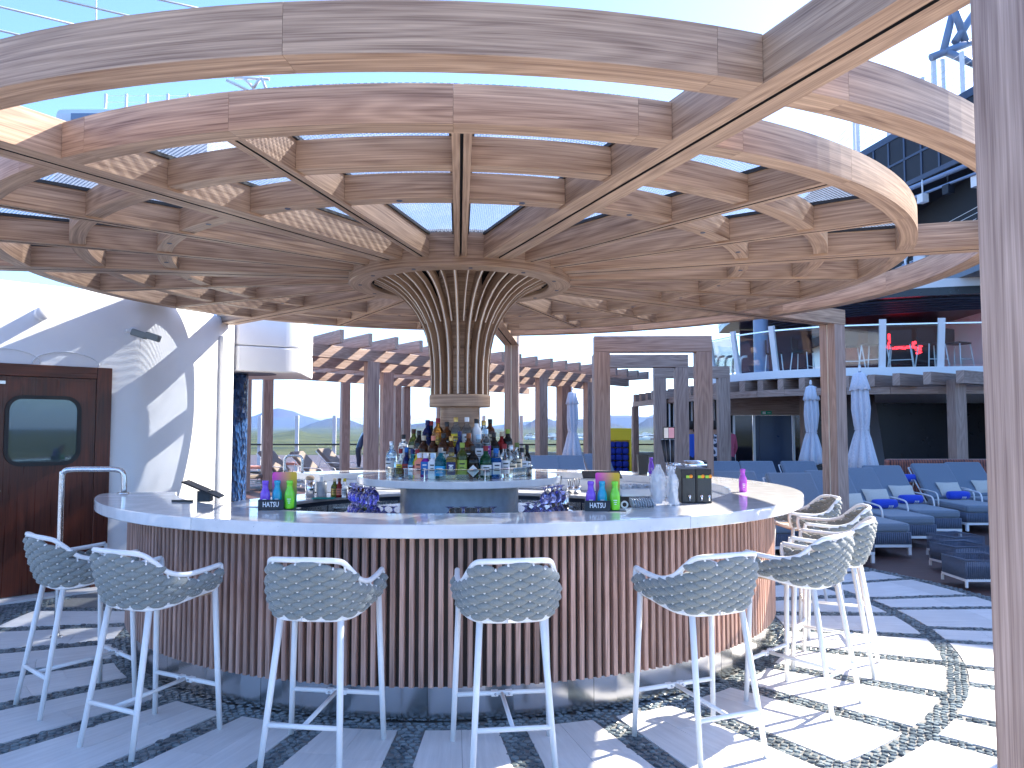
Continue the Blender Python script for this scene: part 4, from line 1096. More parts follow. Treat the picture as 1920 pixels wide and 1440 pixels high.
mb = MB(); mb.poly([(x, y+.05) for x, y in roofp], 4.802, 5.0); obj('roof_edge', mb, 'white', UT, world=True)
for k in range(6):   # curved ribs on the soffit
    q = [(x+.28*(k+1), y+.32*(k+1), 4.60) for x, y in roofp[3:26]]; mb = MB(); mb.tube(q, .035, 6); obj('soffit_rib', mb, 'dark_metal', UT, world=True)
p = P(1427, 650, 20.6); mb = MB(); mb.lathe([(.19, 2.9), (.19, 4.62)], 24, (p.x, p.y, 0)); obj('round_column', mb, 'grey_blue', UT, world=True)
M['plum'] = plain('plum back wall', (.045, .02, .06), .4); wbox('back_wall', 7.0, 9.2, 24.0, 24.1, 2.9, 4.6, 'plum', UT); wbox('back_wall', 9.2, 13.5, 23.0, 23.1, 2.9, 4.6, 'smoke', UT)
mb = MB()
for k in range(6):
    x0 = 5.45+.22*k; mb.tube(smooth_path([(x0, 22.5, 2.9), (x0, 22.5, 3.4), (x0+.05, 22.5, 3.62), (x0+.2, 22.5, 3.66)], 4), .035, 8)
obj('vent_pipe', mb, 'white_metal', UT, world=True)
# neon sign on the terrace
M['neon'], nt, b = new_mat('red neon'); b.inputs['Base Color'].default_value = (.6, .01, .02, 1); b.inputs['Emission Color'].default_value = (1, .03, .05, 1); b.inputs['Emission Strength'].default_value = 1.1
NE = thing('neon_sign', 'red neon lettering glowing in the dark upper terrace', 'neon sign', tuple(P(1700, 650, 21.5)))
rn = random.Random(4)
def letter(px0, y0, w, h, strokes):
    mb = MB(); a = P(px0, y0, 21.5); sx = w/1475*21.5; sz = h/1475*21.5
    for st in strokes: mb.tube([(a.x+sx*x, a.y, a.z-sz*(1-y)) for x, y in st], .042, 6)
    obj('letter', mb, 'neon', NE, world=True)
LT = {'B': [[(0, 0), (0, 1), (.8, .9), (.8, .6), (0, .5), (.9, .4), (.9, .1), (0, 0)]], 'R': [[(0, 0), (0, 1), (.8, .85), (.7, .5), (0, .5), (.9, 0)]], 'E': [[(.9, 1), (0, 1), (0, 0), (.9, 0)], [(0, .5), (.7, .5)]], 'A': [[(0, 0), (.45, 1), (.9, 0)], [(.2, .4), (.7, .4)]], 'K': [[(0, 0), (0, 1)], [(.9, 1), (0, .45), (.9, 0)]], 'S': [[(.9, 1), (0, .8), (.9, .3), (0, 0)]]}
for k, c_ in enumerate('BREAK'): letter(1667+8*k, 627, 6, 10, LT[c_])
for k, c_ in enumerate('REBEAKS'): letter(1660+10*k, 641, 8, 12, LT[c_])
letter(1718, 655, 10, 8, LT['S'])
# terrace chairs behind the glass
def make_tchair():
    t = thing('terrace_chair', '', 'chair'); mb = MB(); mb.box(-.22, .22, -.2, .2, .60, .64); obj('seat', mb, 'void', t)
    mb = MB(); mb.box(-.22, .22, .18, .21, .64, .98); obj('backrest', mb, 'void', t)
    for x in (-.2, .2):
        for y in (-.18, .18): mb = MB(); mb.tube([(x, y, .6), (x*1.35, y*1.3, 0)], .014, 6); obj('leg', mb, 'white_metal', t)
    mb = MB(); mb.tube([(-.24, -.2, .25), (.24, -.2, .25)], .011, 6); obj('stretcher', mb, 'white_metal', t); return t
tc_ = make_tchair()
for i, (px_, Y_, lab) in enumerate([(1640, 17.9, 'dark terrace chair with white legs just right of a balustrade post over the nearest parasol'), (1690, 18.0, 'dark terrace chair under the neon sign'), (1596, 18.4, 'leftmost dark terrace chair right of the timber canopy post'), (1748, 17.8, 'tall dark terrace chair right of the neon sign'), (1796, 17.8, 'rightmost dark terrace chair near the big post'), (1505, 19.8, 'dark terrace chair just left of the timber canopy post'), (1452, 20.4, 'dark terrace chair beside the round column')]):
    p = P(px_, 690, Y_); o = tc_ if i == 0 else dup(tc_, (0, 0, 0), 0); o.location = (p.x, Y_, 2.903); o.rotation_euler = (0, 0, R(20*i-50)); o['label'] = lab; o['group'] = 'chairs on the upper terrace'
# tall superstructure further right
M['black_steel'] = plain('black painted steel', (.006, .009, .018), .6)
TS = thing('ship_superstructure', 'tall dark steel superstructure with railings above the upper terrace', 'ship structure', (12, 20, 0))
fp = [(10.5, 14.5), (21, 7.9), (30, 12), (30, 40), (13.2, 40), (11.9, 27)]
mb = MB(); mb.poly([(x, y) for x, y in fp], 5.3, 7.6); obj('upper_block', mb, 'black_steel', TS, world=True)
mb = MB(); mb.poly([(x+1.2, y+1.0) for x, y in fp], 0, 5.3) ; obj('lower_block', mb, 'white', TS, world=True)
mb = MB(); mb.poly([(9.5, 21.5), (10.6, 14.8), (21, 8.3), (30, 12), (30, 40), (9.6, 40)], 7.602, 9.1); obj('top_block', mb, 'black_steel', TS, world=True)
def railing(par, a, b, z0, h, n, npost=6, mat='white_metal'):
    a, b = Vector(a), Vector(b)
    for k in range(npost+1):
        p = a.lerp(b, k/npost); mb = MB(); mb.box(-.045, .045, -.03, .03, z0, z0+h, 'z', at(p.x, p.y, 0, atan2((b-a).y, (b-a).x))); obj('rail_post', mb, mat, par, world=True)
    mb = MB()
    for k in range(n): z = z0+h*(k+1)/(n+.3); mb.tube([(a.x, a.y, z), (b.x, b.y, z)], .008, 4)
    obj('rail_wires', mb, mat, par, world=True)
railing(TS, (9.7, 30), (9.6, 21.6), 9.1, 1.1, 7, 5); railing(TS, (9.65, 21.5), (10.5, 16.2), 9.1, 1.1, 7, 4)
railing(TS, (10.9, 27), (10.2, 16.5), 5.35, 1.15, 9, 5)
mb = MB(); mb.poly([(10.0, 16.0), (10.75, 14.8), (11.9, 27.2), (10.8, 27.2)][::1], 5.0, 5.298); obj('walkway', mb, 'dark_metal', TS, world=True)
def rig(par):
    a, b = Vector((9.5, 21.5, 0)), Vector((10.6, 14.8, 0)); d = (b-a).normalized(); n = Vector((d.y, -d.x, 0)); L = (b-a).length
    if n.x > 0: n = -n
    an = atan2(d.y, d.x)
    for z0, z1, o_ in ((7.62, 7.74, .16), (8.30, 8.36, .10), (8.98, 9.16, .20)):
        mb = MB(); mb.box(0, L, -.02, o_, z0, z1, 'x', at(a.x, a.y, 0, an if n.dot(Vector((-d.y, d.x, 0))) > 0 else an) ); obj('deck_flange', mb, 'dark_metal', par, world=True)
    for k in range(11):
        p = a+d*(L*(k+.5)/11); mb = MB(); mb.box(-.03, .03, -.02, .14, 7.745, 8.97, 'z', at(p.x, p.y, 0, an)); mb.v = [(x+n.x*.0, y+n.y*.0, z) for x, y, z in mb.v]; obj('deck_rib', mb, 'dark_metal', par, world=True)
    for z, r_ in ((7.45, .06), (7.2, .035)):
        q0 = a+n*.35+d*.2; q1 = b+n*.25; mb = MB(); mb.tube([(q0.x, q0.y, z), (q1.x, q1.y, z-.15)], r_, 8); obj('service_pipe', mb, 'grey_blue', par, world=True)
    rn = random.Random(8)
    for k in range(9):
        p = a+d*(L*(k+.3)/9)+n*rn.uniform(.1, .5); mb = MB(); h_ = rn.uniform(.12, .3); mb.box(-.1, .1, -.08, .08, 7.1-h_, 7.1, 'x', at(p.x, p.y, 0, an)); mb.tube([(p.x, p.y, 7.1), (p.x, p.y, 7.45)], .02, 6); obj('hanging_lamp', mb, 'black_steel' if k % 2 else 'white_metal', par, world=True)
    c, e = Vector((10.45, 15.5, 0)), Vector((11.7, 26.5, 0))
    for k in range(16):
        p = c.lerp(e, (k+.5)/16)+Vector((-.35, 0, 0)); w = rn.uniform(.15, .5); z = 5.35; h_ = rn.uniform(.3, 1.1); mb = MB(); mb.box(-w/2, w/2, -w/2, w/2, z, z+h_, 'z', at(p.x, p.y, 0, rn.uniform(0, 1))); obj('deck_locker', mb, rn.choice(['grey_blue', 'dark_metal', 'white', 'black_steel']), par, world=True, bevel=.02)
    for k in range(6):
        p = c.lerp(e, (k+.5)/6)+Vector((-.6, 0, 0)); mb = MB(); mb.tube([(p.x+.16*cos(R(t)), p.y, 5.9+.16*sin(R(t))) for t in range(0, 360, 30)], .03, 6, closed=True); obj('cable_coil', mb, 'black', par, world=True)
rig(TS)
def truss(par, pts, r_, mat):
    for a, b in pts: mb = MB(); mb.tube([tuple(a), tuple(b)], r_, 8); obj('truss_member', mb, mat, par, world=True)
q1, q2, q3, q4, q5 = P(1745, 108, 20), P(1830, 75, 20), P(1800, -30, 20.5), P(1768, 100, 20), P(1850, 130, 20)
truss(TS, [(q1, q2), (q4, q3), (P(1812, 85, 20), P(1778, -20, 20)), (P(1775, 98, 20), q5), (P(1790, 80, 20), P(1830, 20, 20))], .10, 'grey_blue')
for px_ in (1752, 1768): mb = MB(); a = P(px_, 110, 20); b = P(px_, 175, 20); mb.box(a.x-.05, a.x+.05, a.y, a.y+.1, b.z-2, a.z, 'z'); obj('truss_leg', mb, 'white_metal', TS, world=True)
# towel stand
M['yellow'] = plain('yellow panel', (.75, .52, .01), .45); M['blue_t'] = plain('blue towels', (.01, .03, .28), .85, var=.3, scale=30, bmp=.4)
TW = thing('towel_stand', 'yellow towel stand stacked with rolled blue towels behind the portals', 'towel stand', (2.85, 20, 0))
wbox('side_panel', 2.42, 2.46, 20, 20.5, 0, 1.6, 'yellow', TW, 'z'); wbox('side_panel', 2.98, 3.03, 20, 20.5, 0, 1.6, 'yellow', TW, 'z'); wbox('back_panel', 2.461, 2.979, 20.46, 20.5, 0, 1.6, 'yellow', TW, 'z'); wbox('header', 2.461, 2.979, 20.0, 20.05, 1.30, 1.598, 'yellow', TW)
for r_ in range(7):
    for c_ in range(3): mb = MB(); mb.box(2.47+.17*c_, 2.63+.17*c_, 20.06, 20.4, .12+.165*r_, .27+.165*r_, 'x'); obj('towel', mb, 'blue_t', TW, world=True, bevel=.04)
# windscreen rail along the ship's side
RL = thing('glass_windscreen', 'long clear windscreen with white posts and dark rail at the ship side', 'windscreen', (-2, 28, 0))
for x in [-16.96+1.33*k for k in range(18)]: wbox('screen_post', x-.06, x+.06, 28, 28.08, 0, 2.05, 'white_metal', RL, 'z')
for x in [-16.96+1.33*k for k in range(17)]: wbox('screen_pane', x+.07, x+1.26, 28.03, 28.045, .15, 1.98, 'glass', RL)
wbox('dark_rail', -16, 8, 27.9, 27.97, 1.0, 1.05, 'black', RL); wbox('plinth', .5, 8, 28.1, 28.3, 0, .75, 'white', RL)
# mast parts, funnel and rigging high on the left
FN = thing('funnel_housing', 'white louvred funnel housing showing high at left between the canopy rings', 'funnel', (-15, 31, 9))
wbox('casing', -18.5, -12.2, 31, 36, 9, 14.55, 'white', FN, bevel=.3)
for k in range(6): wbox('louvre', -17.6, -15.2, 30.7, 31.0, 13.9-.42*k, 14.15-.42*k, 'grey_blue', FN)
railing(FN, (-16.5, 31.2), (-12.3, 31.2), 14.55, .6, 2, 5)
def cable(a, b, lab, r_=.03):
    t = MB(); t.tube([tuple(a), tuple(b)], r_, 6); o = obj('rigging_cable', t, 'white_metal'); tag(o, lab, 'cable', 'white rigging cables in the sky')
cable(P(-260, -50, 20), P(330, 92, 24), 'white rigging cable crossing the top left corner of the sky, the longest one')
cable(P(60, -13, 20), P(520, 95, 26), 'upper white rigging cable crossing the vertical one at top left')
cable(P(240, -14, 20), P(560, 57, 26), 'short white rigging cable touching the outer ring near the top edge')
cable(P(-200, 10, 20), P(330, 135, 24), 'lowest white rigging cable at the left edge above the outer ring')
cable(P(180, -60, 22), P(180, 140, 22), 'thin vertical white cable at top left', .022)
MT = thing('lattice_mast', 'small white lattice boom glimpsed between the two upper rings', 'mast', tuple(P(480, 165, 26)))
for a, b in (((425, 150), (470, 172)), ((455, 144), (475, 165)), ((475, 165), (490, 144)), ((490, 144), (500, 170)), ((440, 146), (505, 148))): mb = MB(); mb.tube([tuple(P(*a, 26)), tuple(P(*b, 26))], .05, 6); obj('boom_member', mb, 'white_metal', MT, world=True)

# ---------------------------------------------------------------- people in the distance
M['skin'] = plain('skin', (.45, .27, .19), .6); M['hair'] = plain('dark hair', (.03, .02, .015), .7)
def person(lab, loc, rot, joints, mats, shirt_z, pant_z, hair=True):
    """joints: dict name->(pos, radius, parent)"""
    names = list(joints); me = bpy.data.meshes.new('person'); me.from_pydata([joints[n][0] for n in names], [(names.index(joints[n][2]), i) for i, n in enumerate(names) if joints[n][2]], [])
    o = bpy.data.objects.new('person', me); C.objects.link(o)
    sk = o.modifiers.new('s', 'SKIN')
    for i, n in enumerate(names):
        r_ = joints[n][1]; me.skin_vertices[0].data[i].radius = r_ if isinstance(r_, tuple) else (r_, r_)
    me.skin_vertices[0].data[0].use_root = True
    sb = o.modifiers.new('d', 'SUBSURF'); sb.levels = 2
    dg = bpy.context.evaluated_depsgraph_get(); m2 = bpy.data.meshes.new_from_object(o.evaluated_get(dg)); m2.name = 'person'
    o.modifiers.clear(); o.data = m2; bpy.data.meshes.remove(me)
    m2.materials.clear()
    for m in mats: m2.materials.append(M[m] if isinstance(m, str) else m)
    hands = [Vector(joints[n][0]) for n in names if n.startswith('hand')]
    for p in m2.polygons:
        c = p.center; mi = 0
        if c.z > shirt_z or any((c-h).length < .12 for h in hands): mi = 2
        elif c.z < .08: mi = 3
        elif c.z < pant_z: mi = 1
        p.material_index = mi; p.use_smooth = True
    o.location = loc; o.rotation_euler = (0, 0, rot); tag(o, lab, 'person')
    if hair:
        hd = Vector(joints['head'][0]); mb = MB(); mb.lathe([(0, .135), (.06, .125), (.10, .07), (.108, 0), (.095, -.06), (.06, -.08)], 16, (hd.x, hd.y+.015, hd.z+.01)); obj('hair', mb, 'hair', o)
        for s in (-1, 1): mb = MB(); mb.lathe([(0, -.012), (.012, 0), (0, .012)], 8, (hd.x+.035*s, hd.y-.098, hd.z)); obj('eye', mb, 'void', o)
        mb = MB(); mb.lathe([(.004, .02), (.018, -.03), (0, -.035)], 8, (hd.x, hd.y-.108, hd.z-.02)); obj('nose', mb, 'skin', o)
    return o
def standing(lean=0):
    J = {'pelvis': ((0, 0, .95), (.15, .11), None), 'belly': ((0, -lean*.2, 1.12), (.14, .10), 'pelvis'), 'chest': ((0, -lean*.6, 1.34), (.18, .12), 'belly'), 'neck': ((0, -lean*.9, 1.50), .055, 'chest'), 'head': ((0, -lean*1.2, 1.64), (.088, .10), 'neck'), 'crown': ((0, -lean*1.25, 1.72), (.075, .085), 'head')}
    for s, n in ((-1, 'l'), (1, 'r')):
        J['sh'+n] = ((s*.19, -lean*.65, 1.42), .058, 'chest'); J['el'+n] = ((s*.25, -lean*.5-.02, 1.14), .043, 'sh'+n); J['wr'+n] = ((s*.23, -lean*.6-.12, .90), .030, 'el'+n); J['hand'+n] = ((s*.22, -lean*.6-.15, .82), .036, 'wr'+n)
        J['hip'+n] = ((s*.09, 0, .88), .10, 'pelvis'); J['kn'+n] = ((s*.10, -.02, .50), .065, 'hip'+n); J['an'+n] = ((s*.10, .02, .09), .042, 'kn'+n); J['toe'+n] = ((s*.11, -.14, .04), .036, 'an'+n)
    return J
M['pinkc'] = plain('pink shirt', (.62, .12, .20), .8); M['navyc'] = plain('dark trousers', (.03, .035, .06), .8); M['bluec'] = plain('blue shirt', (.02, .10, .55), .7); M['shoe'] = plain('dark shoes', (.03, .03, .03), .6)
def patt():
    m, nt, b = new_mat('black white patterned shirt'); tc = nd(nt, 'ShaderNodeTexCoord'); v = nd(nt, 'ShaderNodeTexNoise', i_Scale=16.0); nt.links.new(tc.outputs['Object'], v.inputs['Vector'])
    nt.links.new(mixc(nt, ramp(nt, v.outputs[0], .48, .52), (.02, .03, .06), (.7, .72, .8)), b.inputs['Base Color']); return m
M['patt'] = patt()
for px_, Y_, lab, top, rot, ln in ((1366, 18.6, 'person in a pink shirt half hidden by the farthest portal post', 'pinkc', 200, .06), (1294, 18.4, 'person in a bright blue shirt seen between portal posts', 'bluec', 170, 0), (1340, 18.2, 'person in a black and white patterned shirt beside the nearest portal post', 'patt', 160, 0), (672, 26.5, 'person in dark blue leaning forward at the ship rail', 'navy', 110, .30)):
    p = P(px_, 850, Y_); person(lab, (p.x, Y_, 0), R(rot), standing(ln), [top, 'navyc', 'skin', 'shoe'], 1.47, .95)
# ---------------------------------------------------------------- lettering helper
def text(name, s, size, mat, Mx, parent, sx=1, ext=.0006, world=True):
    cu = bpy.data.curves.new('t', 'FONT'); cu.body = s; cu.size = size; cu.align_x = 'CENTER'; cu.align_y = 'CENTER'; cu.extrude = ext; cu.offset = size*.018; cu.resolution_u = 2
    o = bpy.data.objects.new('t', cu); dg = bpy.context.evaluated_depsgraph_get(); me = bpy.data.meshes.new_from_object(o.evaluated_get(dg) if False else o)
    bpy.data.objects.remove(o)
    me.transform(Matrix.Diagonal((sx, 1, 1, 1))); me.transform(Mx)
    if world and parent is not None: me.transform(Matrix.Translation(-woff(parent)))
    me.materials.clear(); me.materials.append(M[mat]); me.name = name
    o = bpy.data.objects.new(name, me); C.objects.link(o); o.parent = parent; return o
def facing(p, rotz=0, tilt=90): return Matrix.Translation(p) @ rz(rotz) @ Matrix.Rotation(R(tilt), 4, 'X')
def glass_mat(name, col, tr=.9, rough=.05):
    m, nt, b = new_mat(name); b.inputs['Base Color'].default_value = (*col, 1); b.inputs['Roughness'].default_value = rough
    b.inputs['Transmission Weight'].default_value = tr; b.inputs['IOR'].default_value = 1.33; M[name] = m; return name
def flat(name, col, rough=.5, **k): M[name] = plain(name, col, rough, **k); return name
flat('ink', (.006, .01, .02), .35); flat('print_white', (.78, .8, .82), .5)
# ---------------------------------------------------------------- drink bottles and displays
flat('violet', (.20, .07, .62), .25, coat=.3); flat('aqua', (.01, .36, .55), .25, coat=.3); flat('lime', (.20, .72, .03), .25, coat=.3); flat('magenta_b', (.42, .07, .50), .2, coat=.3)
SB = [(0, 0), (.026, 0), (.0305, .006), (.0305, .088), (.0285, .104), (.0205, .124), (.018, .136), (.018, .156), (.0195, .159), (.0195, .172), (.018, .175), (0, .175)]
def small_bottle(loc, mat, lab, rotz=0, grp=None, sc=1.0):
    t = thing('drink_bottle', lab, 'bottle', loc, rotz, grp)
    mb = MB(); mb.lathe([(r*sc, z*sc) for r, z in SB[:9]], 20); obj('body', mb, mat, t)
    mb = MB(); mb.lathe([(.018*sc, .154*sc), (.0205*sc, .158*sc), (.0205*sc, .174*sc), (.018*sc, .178*sc), (0, .178*sc)], 16); obj('cap', mb, mat, t)
    mb = MB()
    for k in range(3): mb.arc(.0306*sc, .0310*sc, (.060-.012*k)*sc, (.064-.012*k)*sc, -112+6*k, -68-5*k, 5)
    obj('print', mb, 'print_white', t); return t
def card_mat():
    m, nt, b = new_mat('magenta to orange card'); uv = nd(nt, 'ShaderNodeTexCoord'); sp = nd(nt, 'ShaderNodeSeparateXYZ'); nt.links.new(uv.outputs['Object'], sp.inputs[0])
    c = mixc(nt, ramp(nt, sp.outputs[0], -.06, .06), (.72, .02, .48), (.62, .40, .02)); c = mixc(nt, ramp(nt, sp.outputs[2], .05, .19), (.05, .30, .10), c); nt.links.new(c, b.inputs['Base Color']); b.inputs['Roughness'].default_value = .4; return m
M['card'] = card_mat()
def display(px, py, Y, lab, side):
    p = P(px, py, Y); p.z = 1.101; a = atan2(p.x, p.y)*-.55
    t = thing('bottle_display', lab, 'bottle display', tuple(p), a)
    mb = MB(); P1 = rrect(.150, .225, .012); mb.v += [(x+.015, .055, z+.1145) for x, z in P1]+[(x+.015, .059, z+.1145) for x, z in P1]; n = len(P1); mb.face(range(n)); mb.face([n+k for k in reversed(range(n))])
    for k in range(n): mb.face((n+k, n+(k+1) % n, (k+1) % n, k))
    obj('gradient_card', mb, 'card', t)
    mb = MB(); mb.box(-.128, .024, -.052, -.048, 0, .064); mb.box(-.128, .12, -.0478, .06, 0, .004); mb.box(-.128, -.124, -.0478, .03, .0042, .064); obj('holder', mb, 'ink', t)
    mb = text('lettering', 'HATSU', .043, 'print_white', Matrix.Translation((-.052, -.0525, .034)) @ Matrix.Rotation(R(90), 4, 'X'), t, sx=.72, world=False)
    for k, (dx, dy, mt, nm) in enumerate(((-.092, -.012, 'violet', 'purple'), (-.022, 0.0, 'aqua', 'cyan'), (.055, -.016, 'lime', 'lime green'))):
        q = Matrix.Translation(p) @ rz(a) @ Vector((dx, dy, .005)); small_bottle(tuple(q), mt, '%s drink bottle standing in the %s bottle display' % (nm, side), a, 'coloured bottles in the two displays', .98+.0*k)
display(526, 953, 4.93, 'black holder with gradient card and three coloured bottles on the counter left', 'left')
display(1136, 957, 4.86, 'black holder with gradient card and three coloured bottles on the counter right', 'right')
p = P(1393, 920, 6.27); small_bottle((p.x, p.y, 1.1005), 'magenta_b', 'single magenta drink bottle alone on the sunny right end of the counter', 0, None, 1.03)
p = P(1221, 884, 8.75); small_bottle((p.x, p.y, 1.1005), 'violet', 'small purple bottle beside the black bin on the far counter')
# ---------------------------------------------------------------- bottles on the island
G_ = {}
for nm, c, tr in (('clear', (.86, .93, .95), .95), ('pale blue', (.45, .66, .85), .9), ('amber', (.26, .08, .015), .7), ('whisky', (.62, .27, .04), .8), ('dark', (.012, .010, .010), .2), ('green', (.01, .11, .045), .5), ('olive', (.12, .16, .03), .6), ('blue', (.01, .15, .48), .6), ('navy blue', (.01, .02, .12), .4), ('teal', (.02, .30, .40), .7), ('tequila', (.70, .55, .18), .85), ('red', (.30, .015, .02), .4), ('white', (.75, .78, .82), 0), ('brown', (.10, .035, .015), .5), ('coral', (.85, .28, .18), 0), ('purple', (.20, .02, .26), 0), ('yellow', (.75, .60, .03), .3), ('pewter', (.3, .3, .3), 0)):
    glass_mat('bottle '+nm, c, tr)
    flat('paper '+nm, c if nm not in ('clear',) else (.75, .76, .76), .55)
flat('paper black', (.012, .012, .014), .4); flat('paper gold', (.55, .36, .10), .3, metal=.7); flat('paper silver', (.6, .6, .62), .3, metal=.8); flat('paper cream', (.68, .58, .42), .6); flat('paper lime', (.32, .42, .06), .5); flat('paper sky', (.02, .38, .75), .5)
SH = {'tall': [(0, 0), (.040, 0), (.044, .005), (.044, .18), (.039, .205), (.020, .23), (.0175, .268)], 'round': [(0, 0), (.044, 0), (.05, .006), (.051, .135), (.048, .165), (.034, .19), (.019, .208), (.0175, .245)],
      'square': [(0, 0), (.052, 0), (.058, .006), (.058, .165), (.05, .182), (.022, .195), (.02, .235)], 'slim': [(0, 0), (.033, 0), (.036, .005), (.036, .15), (.028, .18), (.016, .205), (.015, .25)],
      'squat': [(0, 0), (.046, 0), (.05, .006), (.05, .09), (.044, .125), (.02, .145), (.016, .19)], 'carton': [(0, 0), (.05, 0), (.05, .14), (.026, .165), (.02, .166), (.02, .185)]}
def liquor(loc, ang, shape, body, cap, lab, label, h=1.0, capl=.045, extra=None, grp='bottles on the round island'):
    t = thing('liquor_bottle', label, 'bottle', loc, 0, grp); pr = [(r, z*h) for r, z in SH[shape]]; sq = shape in ('square', 'carton')
    mb = MB(); n = 4 if sq else 18; a45 = Matrix.Rotation(ang+pi/2+pi/4, 4, 'Z')
    if sq: mb.lathe(pr[:-2], 4, smooth=False, Mx=a45); mb.lathe([(pr[-2][0], pr[-2][1]-.004), pr[-2], pr[-1]], 14)
    else: mb.lathe(pr, n)
    obj('body', mb, 'bottle '+body, t, bevel=.006 if sq else 0)
    top = pr[-1][1]; r0 = pr[-1][0]+.002
    mb = MB(); mb.lathe([(r0, top-.012), (r0+.001, top+capl-.014), (r0-.002, top+capl-.010), (0, top+capl-.010)], 14); obj('cap', mb, 'paper '+cap, t)
    if lab:
        z0, z1 = pr[3][1]*.22, pr[3][1]*.86
        mb = MB()
        if sq:
            w = pr[2][0]*.70711; mb.box(-w*.86, w*.86, -w-.0015, -w+.0005, z0, z1); mb.xf(0, rz(ang+pi/2))
        else: mb.arc(pr[2][0]+.0004, pr[2][0]+.0014, z0, z1, degrees(ang)-62, degrees(ang)+62, 10)
        lb = obj('label', mb, 'paper '+lab, t); mb = MB(); w = pr[2][0]*(.70711 if sq else 1)
        for q, (zz, hh, ww) in enumerate(((.70, .10, 28), (.46, .05, 22), (.30, .06, 34))):
            z = z0+(z1-z0)*zz
            if sq: mb.box(-w*ww/60, w*ww/60, -w-.0026, -w-.0014, z, z+(z1-z0)*hh)
            else: mb.arc(w+.0016, w+.0024, z, z+(z1-z0)*hh, degrees(ang)-ww, degrees(ang)+ww, 6)
        if sq: mb.xf(0, rz(ang+pi/2))
        lp_ = obj('label_print', mb, 'paper black' if lab not in ('black', 'navy blue', 'dark', 'blue', 'sky', 'purple') else 'print_white', lb); lp_['kind'] = 'stuff'
    if extra: extra(t, pr, ang)
    return t
def on_label(s, zf, size, mat='paper black', sx=1.0):
    def f(t, pr, ang):
        r = pr[2][0]+.003; z = pr[3][1]*zf; text('lettering', s, size, mat, rz(ang+pi/2) @ Matrix.Translation((0, -r, z)) @ Matrix.Rotation(R(90), 4, 'X'), t, sx=sx, world=False)
    return f
def diamond(t, pr, ang):
    r = pr[2][0]+.003; mb = MB(); z = pr[3][1]*.5
    mb.v += [(0, -r, z-.05), (.05, -r+.012, z), (0, -r, z+.05), (-.05, -r+.012, z)]; mb.face((0, 1, 2, 3)); mb.v += [(x, y+.002, q) for x, y, q in mb.v[:4]]; mb.face((7, 6, 5, 4)); mb.xf(0, rz(ang+pi/2)); obj('diamond_label', mb, 'print_white', t)
    text('lettering', "HENDRICK'S", .0135, 'paper black', rz(ang+pi/2) @ Matrix.Translation((0, -r-.002, z)) @ Matrix.Rotation(R(90), 4, 'X'), t, sx=.9, world=False)
def skull(t, pr, ang):
    r = pr[2][0]*.70711+.004; z = pr[3][1]*.55; mb = MB(); P1 = [(.017*cos(R(a)), .02*sin(R(a))) for a in range(0, 360, 30)]; P1 = [(x*(1 if q > -.005 else .72), q) for x, q in P1]
    mb.v += [(x, -r, z+q) for x, q in P1]; mb.face(range(12)); mb.xf(0, rz(ang+pi/2)); obj('skull_print', mb, 'print_white', t)
    mb = MB()
    for s in (-1, 1): n = len(mb.v); mb.v += [(s*.007+.0045*cos(R(a)), -r-.0008, z+.004+.005*sin(R(a))) for a in range(0, 360, 45)]; mb.face(range(n, n+8))
    n = len(mb.v); mb.v += [(-.006, -r-.0008, z-.012), (.006, -r-.0008, z-.012), (.006, -r-.0008, z-.009), (-.006, -r-.0008, z-.009)]; mb.face(range(n, n+4)); mb.xf(0, rz(ang+pi/2)); obj('skull_eyes', mb, 'paper black', t)
TIER = [(.575, 1.1905), (.368, 1.3005), (.248, 1.4025)]
def ring_at(px, tier):
    r, z = TIER[tier]; k = (px-960)/1475          # x = k*y on the front half of the ring
    # solve (k y - X0)^2 + (y-Y0)^2 = r^2
    a = k*k+1; b = -2*(k*X0+Y0); c = X0*X0+Y0*Y0-r*r; D = b*b-4*a*c
    y = (-b-sqrt(max(0, D)))/(2*a); return (k*y, y, z)
